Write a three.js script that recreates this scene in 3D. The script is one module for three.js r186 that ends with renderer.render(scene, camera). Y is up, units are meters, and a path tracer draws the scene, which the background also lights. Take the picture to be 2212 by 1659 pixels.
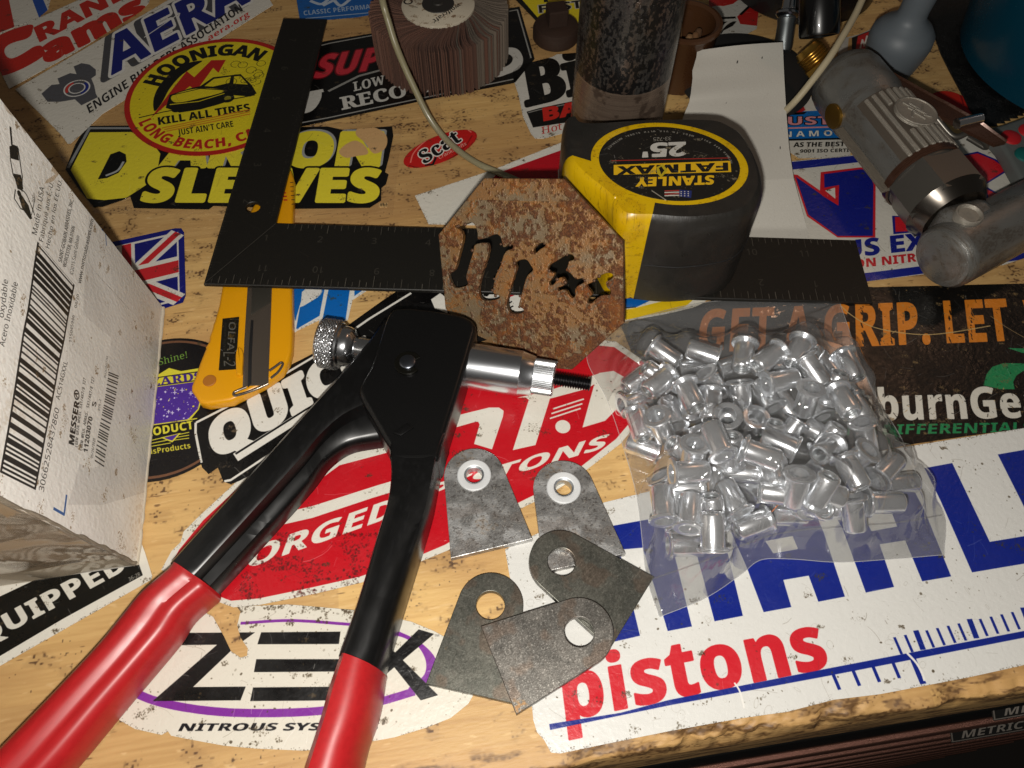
import * as THREE from 'three';
import { mergeGeometries, toCreasedNormals, mergeVertices } from 'three/addons/utils/BufferGeometryUtils.js';
import { RoundedBoxGeometry } from 'three/addons/geometries/RoundedBoxGeometry.js';

// ---------------------------------------------------------------- camera, light, exposure
const EYE = 280, PITCH = 58.7 * Math.PI / 180, SP = Math.sin(PITCH), CP = Math.cos(PITCH), FOCAL = 1662;   // millimetres; focal length in pixels of a 2212 x 1659 view
const MM = 0.001;
const scene = new THREE.Scene();
const camera = new THREE.PerspectiveCamera(2 * Math.atan(829.5 / FOCAL) * 180 / Math.PI, 4 / 3, 0.01, 10);
camera.position.set(0, EYE * MM, 0);
camera.lookAt(0, (EYE - SP * 100) * MM, -CP * 100 * MM);
camera.updateMatrixWorld();
const renderer = new THREE.WebGLRenderer({ antialias: true });
renderer.toneMapping = THREE.LinearToneMapping;
renderer.toneMappingExposure = 1.0;
renderer.shadowMap.enabled = true;
scene.background = new THREE.Color().setRGB(0.045, 0.042, 0.038);      // the dim workshop around the bench
// the phone's flash, just below the lens: the one strong light
const FLASH = new THREE.Vector3(-7, EYE - 9, 17);
const flash = new THREE.PointLight(0xfffaf2, 0.33);
flash.name = 'flash_light';
flash.position.copy(FLASH).multiplyScalar(MM);
flash.castShadow = true; flash.shadow.radius = 0.22;
scene.add(flash);
// a weak warm workshop lamp, high up behind the right end of the bench
const LAMP_AT = new THREE.Vector3(620, 900, -760);
const lampLight = new THREE.SpotLight(0xffc9a4, 0.07, 0, 1.0, 0.6);
lampLight.name = 'workshop_lamp_light';
lampLight.position.copy(LAMP_AT).multiplyScalar(MM);
lampLight.target.position.set(0.1, 0, -0.2);
lampLight.castShadow = true; lampLight.shadow.radius = 2;
scene.add(lampLight, lampLight.target);

// ---------------------------------------------------------------- helpers: measuring
const V3 = (x, y, z) => new THREE.Vector3(x, y, z), V2 = (x, y) => new THREE.Vector2(x, y);
function ray(px, py) { const v = (py - 829.5) / FOCAL; return V3((px - 1106) / FOCAL, -SP - v * CP, -CP + v * SP); }
function at(px, py, y = 0) { const d = ray(px, py); return V3(0, EYE, 0).addScaledVector(d, (EYE - y) / -d.y); }            // a pixel of the photograph at a known height over the bench
function onPlane(px, py, n, d) { const r = ray(px, py), o = V3(0, EYE, 0); return o.addScaledVector(r, (d - n.dot(o)) / n.dot(r)); }
// enlargements of the photograph that the pixel positions below were read from: [source x, source y, source width]
const ZOOM = { 0: [0, 0, 4032], 1: [0, 0, 1400], 2: [1300, 0, 1400], 3: [2632, 0, 1400], 4: [0, 950, 1400], 5: [1300, 950, 1400], 6: [2632, 950, 1400], 7: [0, 1974, 1400], 8: [1300, 1974, 1400], 9: [2632, 1974, 1400],
  A: [1680, 660, 800], B: [2300, 1180, 800], C: [3000, 1180, 800], D: [2400, 1700, 800], E: [3000, 1700, 800], F: [2632, 0, 800], G: [3232, 0, 800], H: [3232, 500, 800], I: [720, 1080, 800], J: [1232, 1160, 1200] };
const px = (t, x, y) => { const z = ZOOM[t]; return [z[0] * 0.548611 + x * z[2] / 4032, z[1] * 0.548611 + y * z[2] / 4032]; };
const W = (t, x, y, h = 0) => at(...px(t, x, y), h);
const pts = (t, flat, h = 0) => { const o = []; for (let i = 0; i < flat.length; i += 2) o.push(W(t, flat[i], flat[i + 1], h)); return o; };
const pxs = (t, flat) => { const o = []; for (let i = 0; i < flat.length; i += 2) o.push(px(t, flat[i], flat[i + 1])); return o; };

// ---------------------------------------------------------------- helpers: noise
function rng(seed) { let a = seed >>> 0; return () => { a = (a + 0x6d2b79f5) >>> 0; let t = Math.imul(a ^ (a >>> 15), 1 | a); t = (t + Math.imul(t ^ (t >>> 7), 61 | t)) ^ t; return ((t ^ (t >>> 14)) >>> 0) / 4294967296; }; }
const NT = new Float32Array(65536), NP = new Uint16Array(65536);
{ const r = rng(77); for (let i = 0; i < 65536; i++) { NT[i] = r(); NP[i] = (r() * 65536) | 0; } }
function vnoise(x, y, s = 0) {
  const ix = Math.floor(x), iy = Math.floor(y); let fx = x - ix, fy = y - iy; fx = fx * fx * (3 - 2 * fx); fy = fy * fy * (3 - 2 * fy);
  const a = NP[(iy + s * 131) & 65535], b = NP[(iy + 1 + s * 131) & 65535];
  const h = (p, q) => NT[(NP[(p + q) & 65535] ^ (p * 7919)) & 65535];
  const v0 = h(ix, a), v1 = h(ix + 1, a), v2 = h(ix, b), v3 = h(ix + 1, b);
  const top = v0 + (v1 - v0) * fx, bot = v2 + (v3 - v2) * fx; return top + (bot - top) * fy;
}
function fbm(x, y, o = 4, s = 0) { let v = 0, a = 0.5, n = 0; for (let i = 0; i < o; i++) { v += a * vnoise(x, y, s + i * 17); n += a; a *= 0.5; x = x * 2.03 + 13.1; y = y * 2.03 + 7.7; } return v / n; }
const clamp = (x, a = 0, b = 1) => Math.min(b, Math.max(a, x)), sstep = (a, b, x) => { const t = clamp((x - a) / (b - a)); return t * t * (3 - 2 * t); }, mix = (a, b, t) => a + (b - a) * t;
const mix3 = (a, b, t) => [mix(a[0], b[0], t), mix(a[1], b[1], t), mix(a[2], b[2], t)];
function dataTex(w, h, fn, srgb = true) {                              // fn(i, j) gives [r, g, b] in 0..255, row 0 at v = 0
  const d = new Uint8Array(w * h * 4);
  for (let j = 0, o = 0; j < h; j++) for (let i = 0; i < w; i++, o += 4) { const c = fn(i, j); d[o] = c[0]; d[o + 1] = c[1]; d[o + 2] = c[2]; d[o + 3] = 255; }
  const t = new THREE.DataTexture(d, w, h); t.magFilter = t.minFilter = THREE.LinearFilter; t.wrapS = t.wrapT = THREE.RepeatWrapping;
  if (srgb) t.colorSpace = THREE.SRGBColorSpace; t.needsUpdate = true; return t;
}
const grey = (v) => { const c = clamp(v) * 255; return [c, c, c]; };

// ---------------------------------------------------------------- helpers: things and parts
const taken = {};
function numbered(name) { const n = taken[name] = (taken[name] ?? -1) + 1; return n ? name + '_' + String(n).padStart(3, '0') : name; }
function thing(name, label, category, base, group) {                   // base in millimetres
  const o = new THREE.Group(); o.name = numbered(name); o.userData = { label, category }; if (group) o.userData.group = group;
  o.base = base.clone(); o.position.copy(base).multiplyScalar(MM); scene.add(o); return o;
}
function part(name, geo, mat, parent, label) {                         // geo in the bench's millimetres; the parent's base is taken off
  const g = geo.clone(); g.translate(-parent.base.x, -parent.base.y, -parent.base.z); g.scale(MM, MM, MM);
  const m = new THREE.Mesh(g, mat); m.name = name; m.castShadow = m.receiveShadow = true; m.base = parent.base; if (label) m.userData.label = label;
  parent.add(m); return m;
}
function solo(name, geo, mat, label, category, base, group) {          // a thing that is one mesh
  const g = geo.clone(); g.translate(-base.x, -base.y, -base.z); g.scale(MM, MM, MM);
  const m = new THREE.Mesh(g, mat); m.name = numbered(name); m.castShadow = m.receiveShadow = true; m.base = base.clone(); m.position.copy(base).multiplyScalar(MM);
  m.userData = { label, category }; if (group) m.userData.group = group; scene.add(m); return m;
}
function structure(name, geo, mat) { const g = geo.clone(); g.scale(MM, MM, MM); const m = new THREE.Mesh(g, mat); m.name = numbered(name); m.userData.kind = 'structure'; m.castShadow = m.receiveShadow = true; m.base = V3(0, 0, 0); scene.add(m); return m; }

// ---------------------------------------------------------------- helpers: shapes
const merge = (list) => mergeGeometries(list.map((g) => { const k = g.index ? g.toNonIndexed() : g.clone(); for (const n of Object.keys(k.attributes)) if (!['position', 'normal', 'uv'].includes(n)) k.deleteAttribute(n); if (!k.attributes.uv) k.setAttribute('uv', new THREE.BufferAttribute(new Float32Array(k.attributes.position.count * 2), 2)); return k; }));
const box = (w, h, d, x = 0, y = 0, z = 0, r = 0) => { const g = r ? new RoundedBoxGeometry(w, h, d, 2, r) : new THREE.BoxGeometry(w, h, d); g.translate(x, y, z); return g; };
const lathe = (flat, n = 40) => { const p = []; for (let i = 0; i < flat.length; i += 2) p.push(V2(Math.max(flat[i], 1e-4), flat[i + 1])); return toCreasedNormals(new THREE.LatheGeometry(p, n), 0.6); };
function slab(outline, y0, y1, bevel = 0, holes = [], seg = 2) {       // outline: points on the bench (x, z), extruded upwards
  const sh = new THREE.Shape(outline.map((p) => V2(p.x, -p.z)));
  for (const h of holes) sh.holes.push(new THREE.Path(h.map((p) => V2(p.x, -p.z))));
  const g = new THREE.ExtrudeGeometry(sh, { depth: Math.max(0.01, y1 - y0 - 2 * bevel), bevelEnabled: bevel > 0, bevelSize: bevel, bevelThickness: bevel, bevelOffset: -bevel, bevelSegments: seg, curveSegments: 12 });
  g.rotateX(-Math.PI / 2); g.translate(0, y0 + bevel, 0); return bevel ? toCreasedNormals(g, 0.7) : g;
}
function flatUV(g, f) { const p = g.attributes.position, uv = new Float32Array(p.count * 2); for (let i = 0; i < p.count; i++) { const r = f(p.getX(i), p.getY(i), p.getZ(i)); uv[2 * i] = r[0]; uv[2 * i + 1] = r[1]; } g.setAttribute('uv', new THREE.BufferAttribute(uv, 2)); return g; }
const circlePts = (c, r, n = 48, y) => Array.from({ length: n }, (_, i) => V3(c.x + r * Math.cos(i / n * 2 * Math.PI), y ?? c.y, c.z + r * Math.sin(i / n * 2 * Math.PI)));
const smoothPts = (list, n = 6, closed = true) => new THREE.CatmullRomCurve3(list, closed, 'centripetal').getPoints(list.length * n).slice(0, closed ? -1 : undefined);
const tube = (list, r, n = 60, s = 10) => new THREE.TubeGeometry(new THREE.CatmullRomCurve3(list, false, 'centripetal'), n, r, s);
function aim(g, a, b) {                                                // a shape along +Y from the origin, laid from a towards b
  const q = new THREE.Quaternion().setFromUnitVectors(V3(0, 1, 0), b.clone().sub(a).normalize());
  const k = g.clone(); k.applyQuaternion(q); k.translate(a.x, a.y, a.z); return k;
}
function frameAt(g, o, ex, ey, ez) { const m = new THREE.Matrix4().makeBasis(ex, ey, ez).setPosition(o); const k = g.clone(); k.applyMatrix4(m); return k; }
function loft(stations, prof, prof2) {                                        // stations: [left point, right point, y0, y1]; prof: closed loop of [u -1..1, v 0..1]
  const n = prof.length, pos = [], uv = [], idx = [];
  stations.forEach(([l, r, y0, y1, k = 0], s) => prof.forEach(([u, v], i) => { if (prof2) { u = mix(u, prof2[i][0], k); v = mix(v, prof2[i][1], k); } pos.push(mix(l.x, r.x, (u + 1) / 2), mix(y0, y1, v), mix(l.z, r.z, (u + 1) / 2)); uv.push(s * 0.1, (u + 1) / 2); }));
  for (let s = 0; s + 1 < stations.length; s++) for (let i = 0; i < n; i++) { const a = s * n + i, b = s * n + (i + 1) % n; idx.push(a, b, a + n, b, b + n, a + n); }
  const tri = THREE.ShapeUtils.triangulateShape(prof.map((p) => V2(p[0], p[1])), []);
  const last = (stations.length - 1) * n;
  for (const [a, b, c] of tri) { idx.push(a, c, b, last + a, last + b, last + c); }
  const g = new THREE.BufferGeometry(); g.setAttribute('position', new THREE.Float32BufferAttribute(pos, 3)); g.setAttribute('uv', new THREE.Float32BufferAttribute(uv, 2)); g.setIndex(idx);
  // faces may be inside out, depending on which way the loop runs: turn them if the volume is negative
  let vol = 0; const P = (i) => V3(pos[3 * i], pos[3 * i + 1], pos[3 * i + 2]);
  for (let i = 0; i < idx.length; i += 3) vol += P(idx[i]).dot(P(idx[i + 1]).cross(P(idx[i + 2])));
  if (vol < 0) for (let i = 0; i < idx.length; i += 3) [idx[i], idx[i + 1]] = [idx[i + 1], idx[i]];
  g.setIndex(idx); return toCreasedNormals(g, 0.75);
}
function densify(stations, n) {                                        // smooth stations along a handle
  const c = (k) => new THREE.CatmullRomCurve3(stations.map((s) => s[k]), false, 'centripetal');
  const L = c(0), R = c(1), out = [], m = stations.length - 1;
  for (let i = 0; i <= m * n; i++) { const t = i / (m * n), f = t * m, a = Math.min(m - 1, Math.floor(f)); out.push([L.getPoint(t), R.getPoint(t), mix(stations[a][2], stations[a + 1][2], f - a), mix(stations[a][3], stations[a + 1][3], f - a), mix(stations[a][4] ?? 0, stations[a + 1][4] ?? 0, f - a)]); }
  return out;
}

// ---------------------------------------------------------------- helpers: printing on flat surfaces
const SANS = 'sans-serif', BOLD = 'bold sans-serif', SERIF = 'bold serif', MONO = 'monospace';
const fontOf = (f, s) => (f.startsWith('bold ') ? 'bold ' + s + 'px ' + f.slice(5) : s + 'px ' + f);
class Print {
  constructor(w, h, ppm, place) { this.cv = document.createElement('canvas'); this.cv.width = Math.max(8, Math.round(w * ppm)); this.cv.height = Math.max(8, Math.round(h * ppm)); this.c = this.cv.getContext('2d'); this.ppm = ppm; this.place = place; this.t = 0; }
  p(x, y, t = this.t) { return this.place(...px(t, x, y)); }            // a measured pixel -> canvas
  list(flat) { const o = []; for (let i = 0; i < flat.length; i += 2) o.push(this.p(flat[i], flat[i + 1])); return o; }
  bg(col) { this.c.setTransform(1, 0, 0, 1, 0, 0); this.c.fillStyle = col; this.c.fillRect(0, 0, this.cv.width, this.cv.height); return this; }
  path(list, closed = true, smooth = false) {
    const c = this.c; c.beginPath();
    if (smooth) list = new THREE.CatmullRomCurve3(list.map((q) => V3(q[0], q[1], 0)), closed, 'centripetal').getPoints(list.length * 8).map((v) => [v.x, v.y]);
    list.forEach((q, i) => (i ? c.lineTo(...q) : c.moveTo(...q))); if (closed) c.closePath();
  }
  poly(col, flat, smooth = false) { this.c.fillStyle = col; this.path(this.list(flat), true, smooth); this.c.fill(); return this; }
  line(col, mm, flat, { closed = false, smooth = false } = {}) { const c = this.c; c.strokeStyle = col; c.lineWidth = mm * this.ppm; c.lineJoin = 'round'; this.path(this.list(flat), closed, smooth); c.stroke(); return this; }
  dot(col, x, y, mm) { const c = this.c, q = this.p(x, y); c.fillStyle = col; c.beginPath(); c.arc(q[0], q[1], mm * this.ppm, 0, 7); c.fill(); return this; }
  text(s, [ax, ay, bx, by, cx, cy], col, { font = BOLD, ref = 'H', stroke, sw = 4, fill = true, dx = 0, dy = 0 } = {}) {   // baseline from a to b, c over a at the height of the letter ref
    const c = this.c, A = this.p(ax, ay), B = this.p(bx, by), C = this.p(cx, cy);
    c.setTransform(1, 0, 0, 1, 0, 0); c.font = fontOf(font, 100);
    const m = c.measureText(s), l = -m.actualBoundingBoxLeft, r = m.actualBoundingBoxRight, h = c.measureText(ref).actualBoundingBoxAscent;
    const ex = [(B[0] - A[0]) / (r - l), (B[1] - A[1]) / (r - l)], ey = [(A[0] - C[0]) / h, (A[1] - C[1]) / h];
    c.setTransform(ex[0], ex[1], ey[0], ey[1], A[0] - ex[0] * l + dx * this.ppm, A[1] - ex[1] * l + dy * this.ppm);
    c.lineJoin = 'round';
    if (stroke) { c.strokeStyle = stroke; c.lineWidth = sw; c.strokeText(s, 0, 0); }
    if (fill) { c.fillStyle = col; c.fillText(s, 0, 0); }
    c.setTransform(1, 0, 0, 1, 0, 0); return this;
  }
  ring(s, cen, r, a0, a1, h, col, { font = BOLD, below = false, wide = 0.97, bold = 0 } = {}) {   // lettering round a circle; cen in canvas pixels, r and h in mm, angles in degrees clockwise from right
    const c = this.c; c.font = fontOf(font, 100); const cap = c.measureText('H').actualBoundingBoxAscent, w = [...s].map((k) => c.measureText(k).width), sum = w.reduce((a, b) => a + b, 0), k = h * this.ppm / cap, kx = r * this.ppm * Math.abs(a1 - a0) * Math.PI / 180 / sum;
    let acc = 0; c.fillStyle = col;
    [...s].forEach((ch, i) => { const a = (a0 + (a1 - a0) * (acc + w[i] / 2) / sum) * Math.PI / 180; acc += w[i];
      c.setTransform(1, 0, 0, 1, 0, 0); c.translate(cen[0] + r * this.ppm * Math.cos(a), cen[1] + r * this.ppm * Math.sin(a)); c.rotate(a + (below ? -Math.PI / 2 : Math.PI / 2)); c.scale(kx * wide, k); c.fillText(ch, -w[i] / 2, cap / 2); c.lineWidth = bold; if (bold) { c.strokeStyle = col; c.strokeText(ch, -w[i] / 2, cap / 2); } });
    c.setTransform(1, 0, 0, 1, 0, 0); return this;
  }
  grime(seed, amount = 1, { scratches = 1, col = '70,58,40', light = '235,232,225', stains = 1 } = {}) {   // specks, crumbs of dirt, scuffs and scratches
    const c = this.c, r = rng(seed), w = this.cv.width, h = this.cv.height, area = w * h / (this.ppm * this.ppm), k = this.ppm; c.setTransform(1, 0, 0, 1, 0, 0);
    for (let i = 0; i < area * 0.06 * amount; i++) { const x = r() * w, y = r() * h, d = vnoise(x / k / 14, y / k / 14, seed & 63); if (d * d < r() * 0.8) continue; const s = (0.08 + 0.45 * r() ** 4) * k; c.fillStyle = `rgba(${col},${0.25 + 0.6 * r()})`; c.beginPath(); c.ellipse(x, y, s, s * (0.4 + 0.6 * r()), r() * 3, 0, 7); c.fill(); }
    for (let i = 0; i < area * 0.0022 * amount * stains; i++) {          // clusters of ground-in dirt
      const x = r() * w, y = r() * h, R = (1 + 3.5 * r() * r()) * k, n = 12 + r() * 60;
      for (let j = 0; j < n; j++) { const a = r() * 6.283, q = R * Math.sqrt(r()) * (0.4 + 0.6 * r()), s = (0.06 + 0.3 * r() * r()) * k; c.fillStyle = `rgba(${col},${0.2 + 0.5 * r()})`; c.beginPath(); c.ellipse(x + q * Math.cos(a) * 1.6, y + q * Math.sin(a), s * 1.5, s, r() * 3, 0, 7); c.fill(); }
    }
    for (let i = 0; i < area * 0.004 * amount * scratches; i++) {
      let x = r() * w, y = r() * h, a = r() * 6.283; const L = (1 + 12 * r() * r()) * k; c.strokeStyle = r() < 0.5 ? `rgba(${col},${0.15 + 0.4 * r()})` : `rgba(${light},${0.15 + 0.45 * r()})`; c.lineWidth = (0.05 + 0.13 * r()) * k; c.beginPath(); c.moveTo(x, y);
      for (let j = 0; j < 5; j++) { a += (r() - 0.5) * 0.5; x += Math.cos(a) * L / 5; y += Math.sin(a) * L / 5; c.lineTo(x, y); } c.stroke();
    }
    return this;
  }
  edges(list, seed) {                                                  // dirt that has gathered along the cut edge of a sticker
    const c = this.c, r = rng(seed), k = this.ppm; for (let i = 0; i < list.length; i++) { const a = list[i], b = list[(i + 1) % list.length], L = Math.hypot(b[0] - a[0], b[1] - a[1]);
      for (let j = 0; j < L / k * 2.6; j++) { const t = r(), x = mix(a[0], b[0], t) + (r() + r() - 1) * 0.9 * k, y = mix(a[1], b[1], t) + (r() + r() - 1) * 0.9 * k; if (vnoise(x / k / 5, y / k / 5, 12) < 0.35) continue; c.fillStyle = `rgba(58,46,32,${0.2 + 0.5 * r()})`; c.beginPath(); c.ellipse(x, y, (0.1 + 0.35 * r() * r()) * k, (0.08 + 0.2 * r()) * k, r() * 3, 0, 7); c.fill(); } } return this;
  }
  texture() { const t = new THREE.CanvasTexture(this.cv); t.colorSpace = THREE.SRGBColorSpace; t.magFilter = t.minFilter = THREE.LinearFilter; return t; }
}
const boundsOf = (list) => list.reduce((b, p) => ({ x0: Math.min(b.x0, p.x), x1: Math.max(b.x1, p.x), z0: Math.min(b.z0, p.z), z1: Math.max(b.z1, p.z) }), { x0: 1e9, x1: -1e9, z0: 1e9, z1: -1e9 });

// ---------------------------------------------------------------- shared materials
const mat = (o) => new THREE.MeshPhysicalMaterial(o);
const smudge = dataTex(512, 512, (i, j) => grey(0.30 + 0.45 * fbm(i / 42, j / 42, 5, 3) + 0.18 * (fbm(i / 7, j / 3, 2, 9) - 0.5)), false);
const grainBump = dataTex(512, 512, (i, j) => grey(0.6 * fbm(i / 90, j / 90, 3, 5) + 0.4 * fbm(i / 5, j / 5, 3, 25)), false);
const fine = dataTex(256, 256, (i, j) => grey(0.5 * vnoise(i / 1.6, j / 1.6, 2) + 0.5 * vnoise(i / 4, j / 4, 8)), false);
const rep = (t, x, y = x) => { const k = t.clone(); k.repeat.set(x, y); k.needsUpdate = true; return k; };
const M = {
  chrome: mat({ color: 0xe4e6ea, metalness: 1, roughness: 0.2 }),
  zinc: mat({ color: 0xcfd3d8, metalness: 1, roughness: 0.22 }),
  alu: mat({ color: 0xf7f9fc, metalness: 0.88, roughness: 0.25 }),
  aluMatte: mat({ color: 0xe8eaeb, metalness: 0.35, roughness: 0.5 }),
  aluBright: mat({ color: 0xf4f7fb, metalness: 0.85, roughness: 0.25 }),
  aluDark: mat({ color: 0xb9bdc0, metalness: 0.85, roughness: 0.4 }),
  black: mat({ color: 0xffffff, map: dataTex(512, 512, (i, j) => { const s = vnoise(i / 1.5, j / 7, 5), p = fbm(i / 60, j / 40, 4, 9), v = 11 + 14 * sstep(0.9, 0.98, s) * sstep(0.5, 0.7, p) + 5 * sstep(0.55, 0.75, p); return [v, v, v * 1.02]; }), roughness: 0.6, roughnessMap: dataTex(256, 256, (i, j) => grey(0.42 + 0.16 * fbm(i / 50, j / 50, 4, 2)), false) }),
  blackDull: mat({ color: 0x131314, roughness: 0.62 }),
  blackRubber: mat({ color: 0x1a1918, roughness: 0.72 }),
  blackOxide: mat({ color: 0x1b1a1c, metalness: 0.7, roughness: 0.42 }),
  red: mat({ color: 0xffffff, map: dataTex(512, 512, (i, j) => { const s = vnoise(i / 2, j / 2, 5), p = fbm(i / 50, j / 30, 4, 19), q = fbm(i / 9, j / 5, 3, 29); let c = mix3([172, 28, 32], [167, 26, 30], sstep(0.4, 0.65, p)); c = mix3(c, [110, 20, 20], 0.4 * sstep(0.8, 0.95, s) * sstep(0.5, 0.65, p)); return mix3(c, [178, 44, 46], 0.2 * sstep(0.66, 0.78, q)); }), roughness: 0.62, roughnessMap: dataTex(256, 256, (i, j) => grey(0.55 + 0.08 * fbm(i / 40, j / 40, 4, 2)), false) }),
  brass: mat({ color: 0xa8823a, metalness: 0.9, roughness: 0.35 }),
};

// ---------------------------------------------------------------- the workbench
const EO = V3(51.6, 0, -28.1), EX = V3(0.9891, 0, -0.147), EB = V3(-0.147, 0, -0.9891);      // a point of the front edge, along it, and away from the viewer
const bench = (s, t, y = 0) => EO.clone().addScaledVector(EX, s).addScaledVector(EB, t).setY(y);
const toBench = (x, z) => [(x - EO.x) * EX.x + (z - EO.z) * EX.z, (x - EO.x) * EB.x + (z - EO.z) * EB.z];
const WS = 760, WT = 600, WW = 2048, WH = 1616;
const woodTex = dataTex(WW, WH, (i, j) => {
  const s = i / WW * WS - 400, t = j / WH * WT - 45;
  const lane = Math.floor((t + 200) / 41), off = NT[lane * 37 + 5] * 300, blk = Math.floor((s + off + 1000) / (190 + 90 * NT[lane])), tone = NT[(lane * 91 + blk * 13) & 65535];
  const wob = fbm(s / 90, t / 30, 3, lane & 7) * 9;
  let g = 0.5 * fbm(s / 34, (t + wob) / 1.5, 3, 40 + (lane & 3)) + 0.3 * vnoise(s / 9, t / 0.55, 11) + 0.2 * fbm(s / 120, (t + wob) / 5, 2, 12);
  let c = mix3([213, 175, 113], [197, 157, 98], sstep(0.32, 0.78, g)); const k = 0.93 + 0.12 * tone; c = [c[0] * k, c[1] * k * (0.985 + 0.02 * tone), c[2] * k];
  const scuff = vnoise(s / 5 + t / 3, t / 0.9 - s / 7, 23); if (scuff > 0.86) c = mix3(c, [232, 200, 148], 0.45 * sstep(0.86, 0.95, scuff));
  // age: rubbed-in grime, dark cuts along the grain, oil spots
  const old = fbm(s / 60, t / 42, 4, 60); c = mix3(c, [166, 124, 78], 0.45 * sstep(0.46, 0.72, old));
  const dirt = fbm(s / 11, t / 6, 4, 70), speck = vnoise(s / 0.9, t / 0.8, 80), cut = vnoise(s / 7, t / 0.7, 90);
  if (dirt > 0.54) c = mix3(c, [78, 54, 34], sstep(0.54, 0.7, dirt) * (0.12 + 0.75 * sstep(0.62, 0.85, speck)));
  if (cut > 0.93) c = mix3(c, [96, 68, 42], sstep(0.93, 0.99, cut) * 0.7);
  if (speck > 0.9 && old > 0.45) c = mix3(c, [50, 36, 25], 0.7 * sstep(0.93, 0.98, speck));
  const ringd = Math.abs(Math.hypot(s + 205, (t - 168) * 1.1) - 13 - 2 * vnoise(s / 6, t / 6, 4)); if (ringd < 1.2) c = mix3(c, [110, 70, 42], 0.5 * (1 - ringd / 1.2) * sstep(0.3, 0.6, vnoise(s / 4, t / 4, 6)));
  // the front edge is bruised and dirty
  const e = 9 - t + 7 * (fbm(s / 16, t / 7, 4, 33) - 0.5); if (e > 0) { const m = fbm(s / 9, t / 3, 4, 34); c = mix3(c, [70, 48, 28], sstep(0.44, 0.6, m) * (0.45 + 0.5 * sstep(0.3, 0.7, speck * 0.6 + cut * 0.4)) * clamp(e / 4)); c = mix3(c, [186, 140, 84], 0.25); }
  return c;
});
const woodMat = mat({ map: woodTex, roughness: 0.55, bumpMap: rep(grainBump, 3, 9), bumpScale: 0.0002 });
{
  const uvOf = (x, y, z) => { const [s, t] = toBench(x, z); return [(s + 400) / WS, (t + y * 0.9 + 45) / WT]; };
  const ch = (s, w) => {                                              // depth of the chips out of the edge
    const big = sstep(-34, -22, s) * (1 - sstep(70, 92, s)) * (0.5 + 0.8 * fbm(s / 4, 1.5, 4, 3));
    return 0.7 * w * (3.2 * sstep(0.52, 0.72, fbm(s / 19, 0.3, 4, 21)) + 1.0 * sstep(0.4, 0.8, fbm(s / 5, 3.3, 3, 22)) + 2.6 * big);
  };
  const prof = []; for (let k = 0; k <= 22; k++) { const a = k / 22; prof.push(a < 0.55 ? [16 * (1 - a / 0.55) + 1.8 * (a / 0.55), 0] : a < 0.72 ? [1.8 * (1 - Math.sin((a - 0.55) / 0.17 * 1.571)), -1.8 * (1 - Math.cos((a - 0.55) / 0.17 * 1.571))] : [0, -1.8 - (a - 0.72) / 0.28 * 44]); }
  const pos = [], idx = [], NS = 640, n = prof.length;
  for (let i = 0; i <= NS; i++) for (let k = 0; k < n; k++) {
    const s = -420 + 840 * i / NS, [t, y] = prof[k], near = k === 0 ? 0 : sstep(10, 0.5, t + (y < -6 ? 20 : 0) + 3 * (vnoise(s / 4, t, 9) - 0.5));
    const d = ch(s + 2 * vnoise(s / 3, t / 2, 5), near) * (0.55 + 0.9 * fbm(s / 2.2, (t - y) / 1.1, 3, 66)); const q = bench(s, t + 0.7 * d, y - d * 0.75 - 0.25 * near * vnoise(s / 1.3, t / 0.7, 55)); pos.push(q.x, q.y, q.z);
  }
  for (let i = 0; i < NS; i++) for (let k = 0; k + 1 < n; k++) { const a = i * n + k; idx.push(a, a + n, a + 1, a + 1, a + n, a + n + 1); }
  const strip = new THREE.BufferGeometry(); strip.setAttribute('position', new THREE.Float32BufferAttribute(pos, 3)); strip.setIndex(idx); strip.computeVertexNormals();
  const nn = strip.attributes.normal; if (nn.getY(0) < 0) { for (let i = 0; i < idx.length; i += 3) [idx[i], idx[i + 1]] = [idx[i + 1], idx[i]]; strip.setIndex(idx); strip.computeVertexNormals(); }
  const top = slab([bench(-420, 16), bench(420, 16), bench(420, 620), bench(-420, 620)], -46, 0);
  structure('workbench_top', merge([flatUV(top, uvOf), flatUV(strip, uvOf)]), woodMat);
}
structure('floor', box(3000, 4, 3000, 0, -822, 0), mat({ color: 0x2a2724, roughness: 0.9 }));
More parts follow.
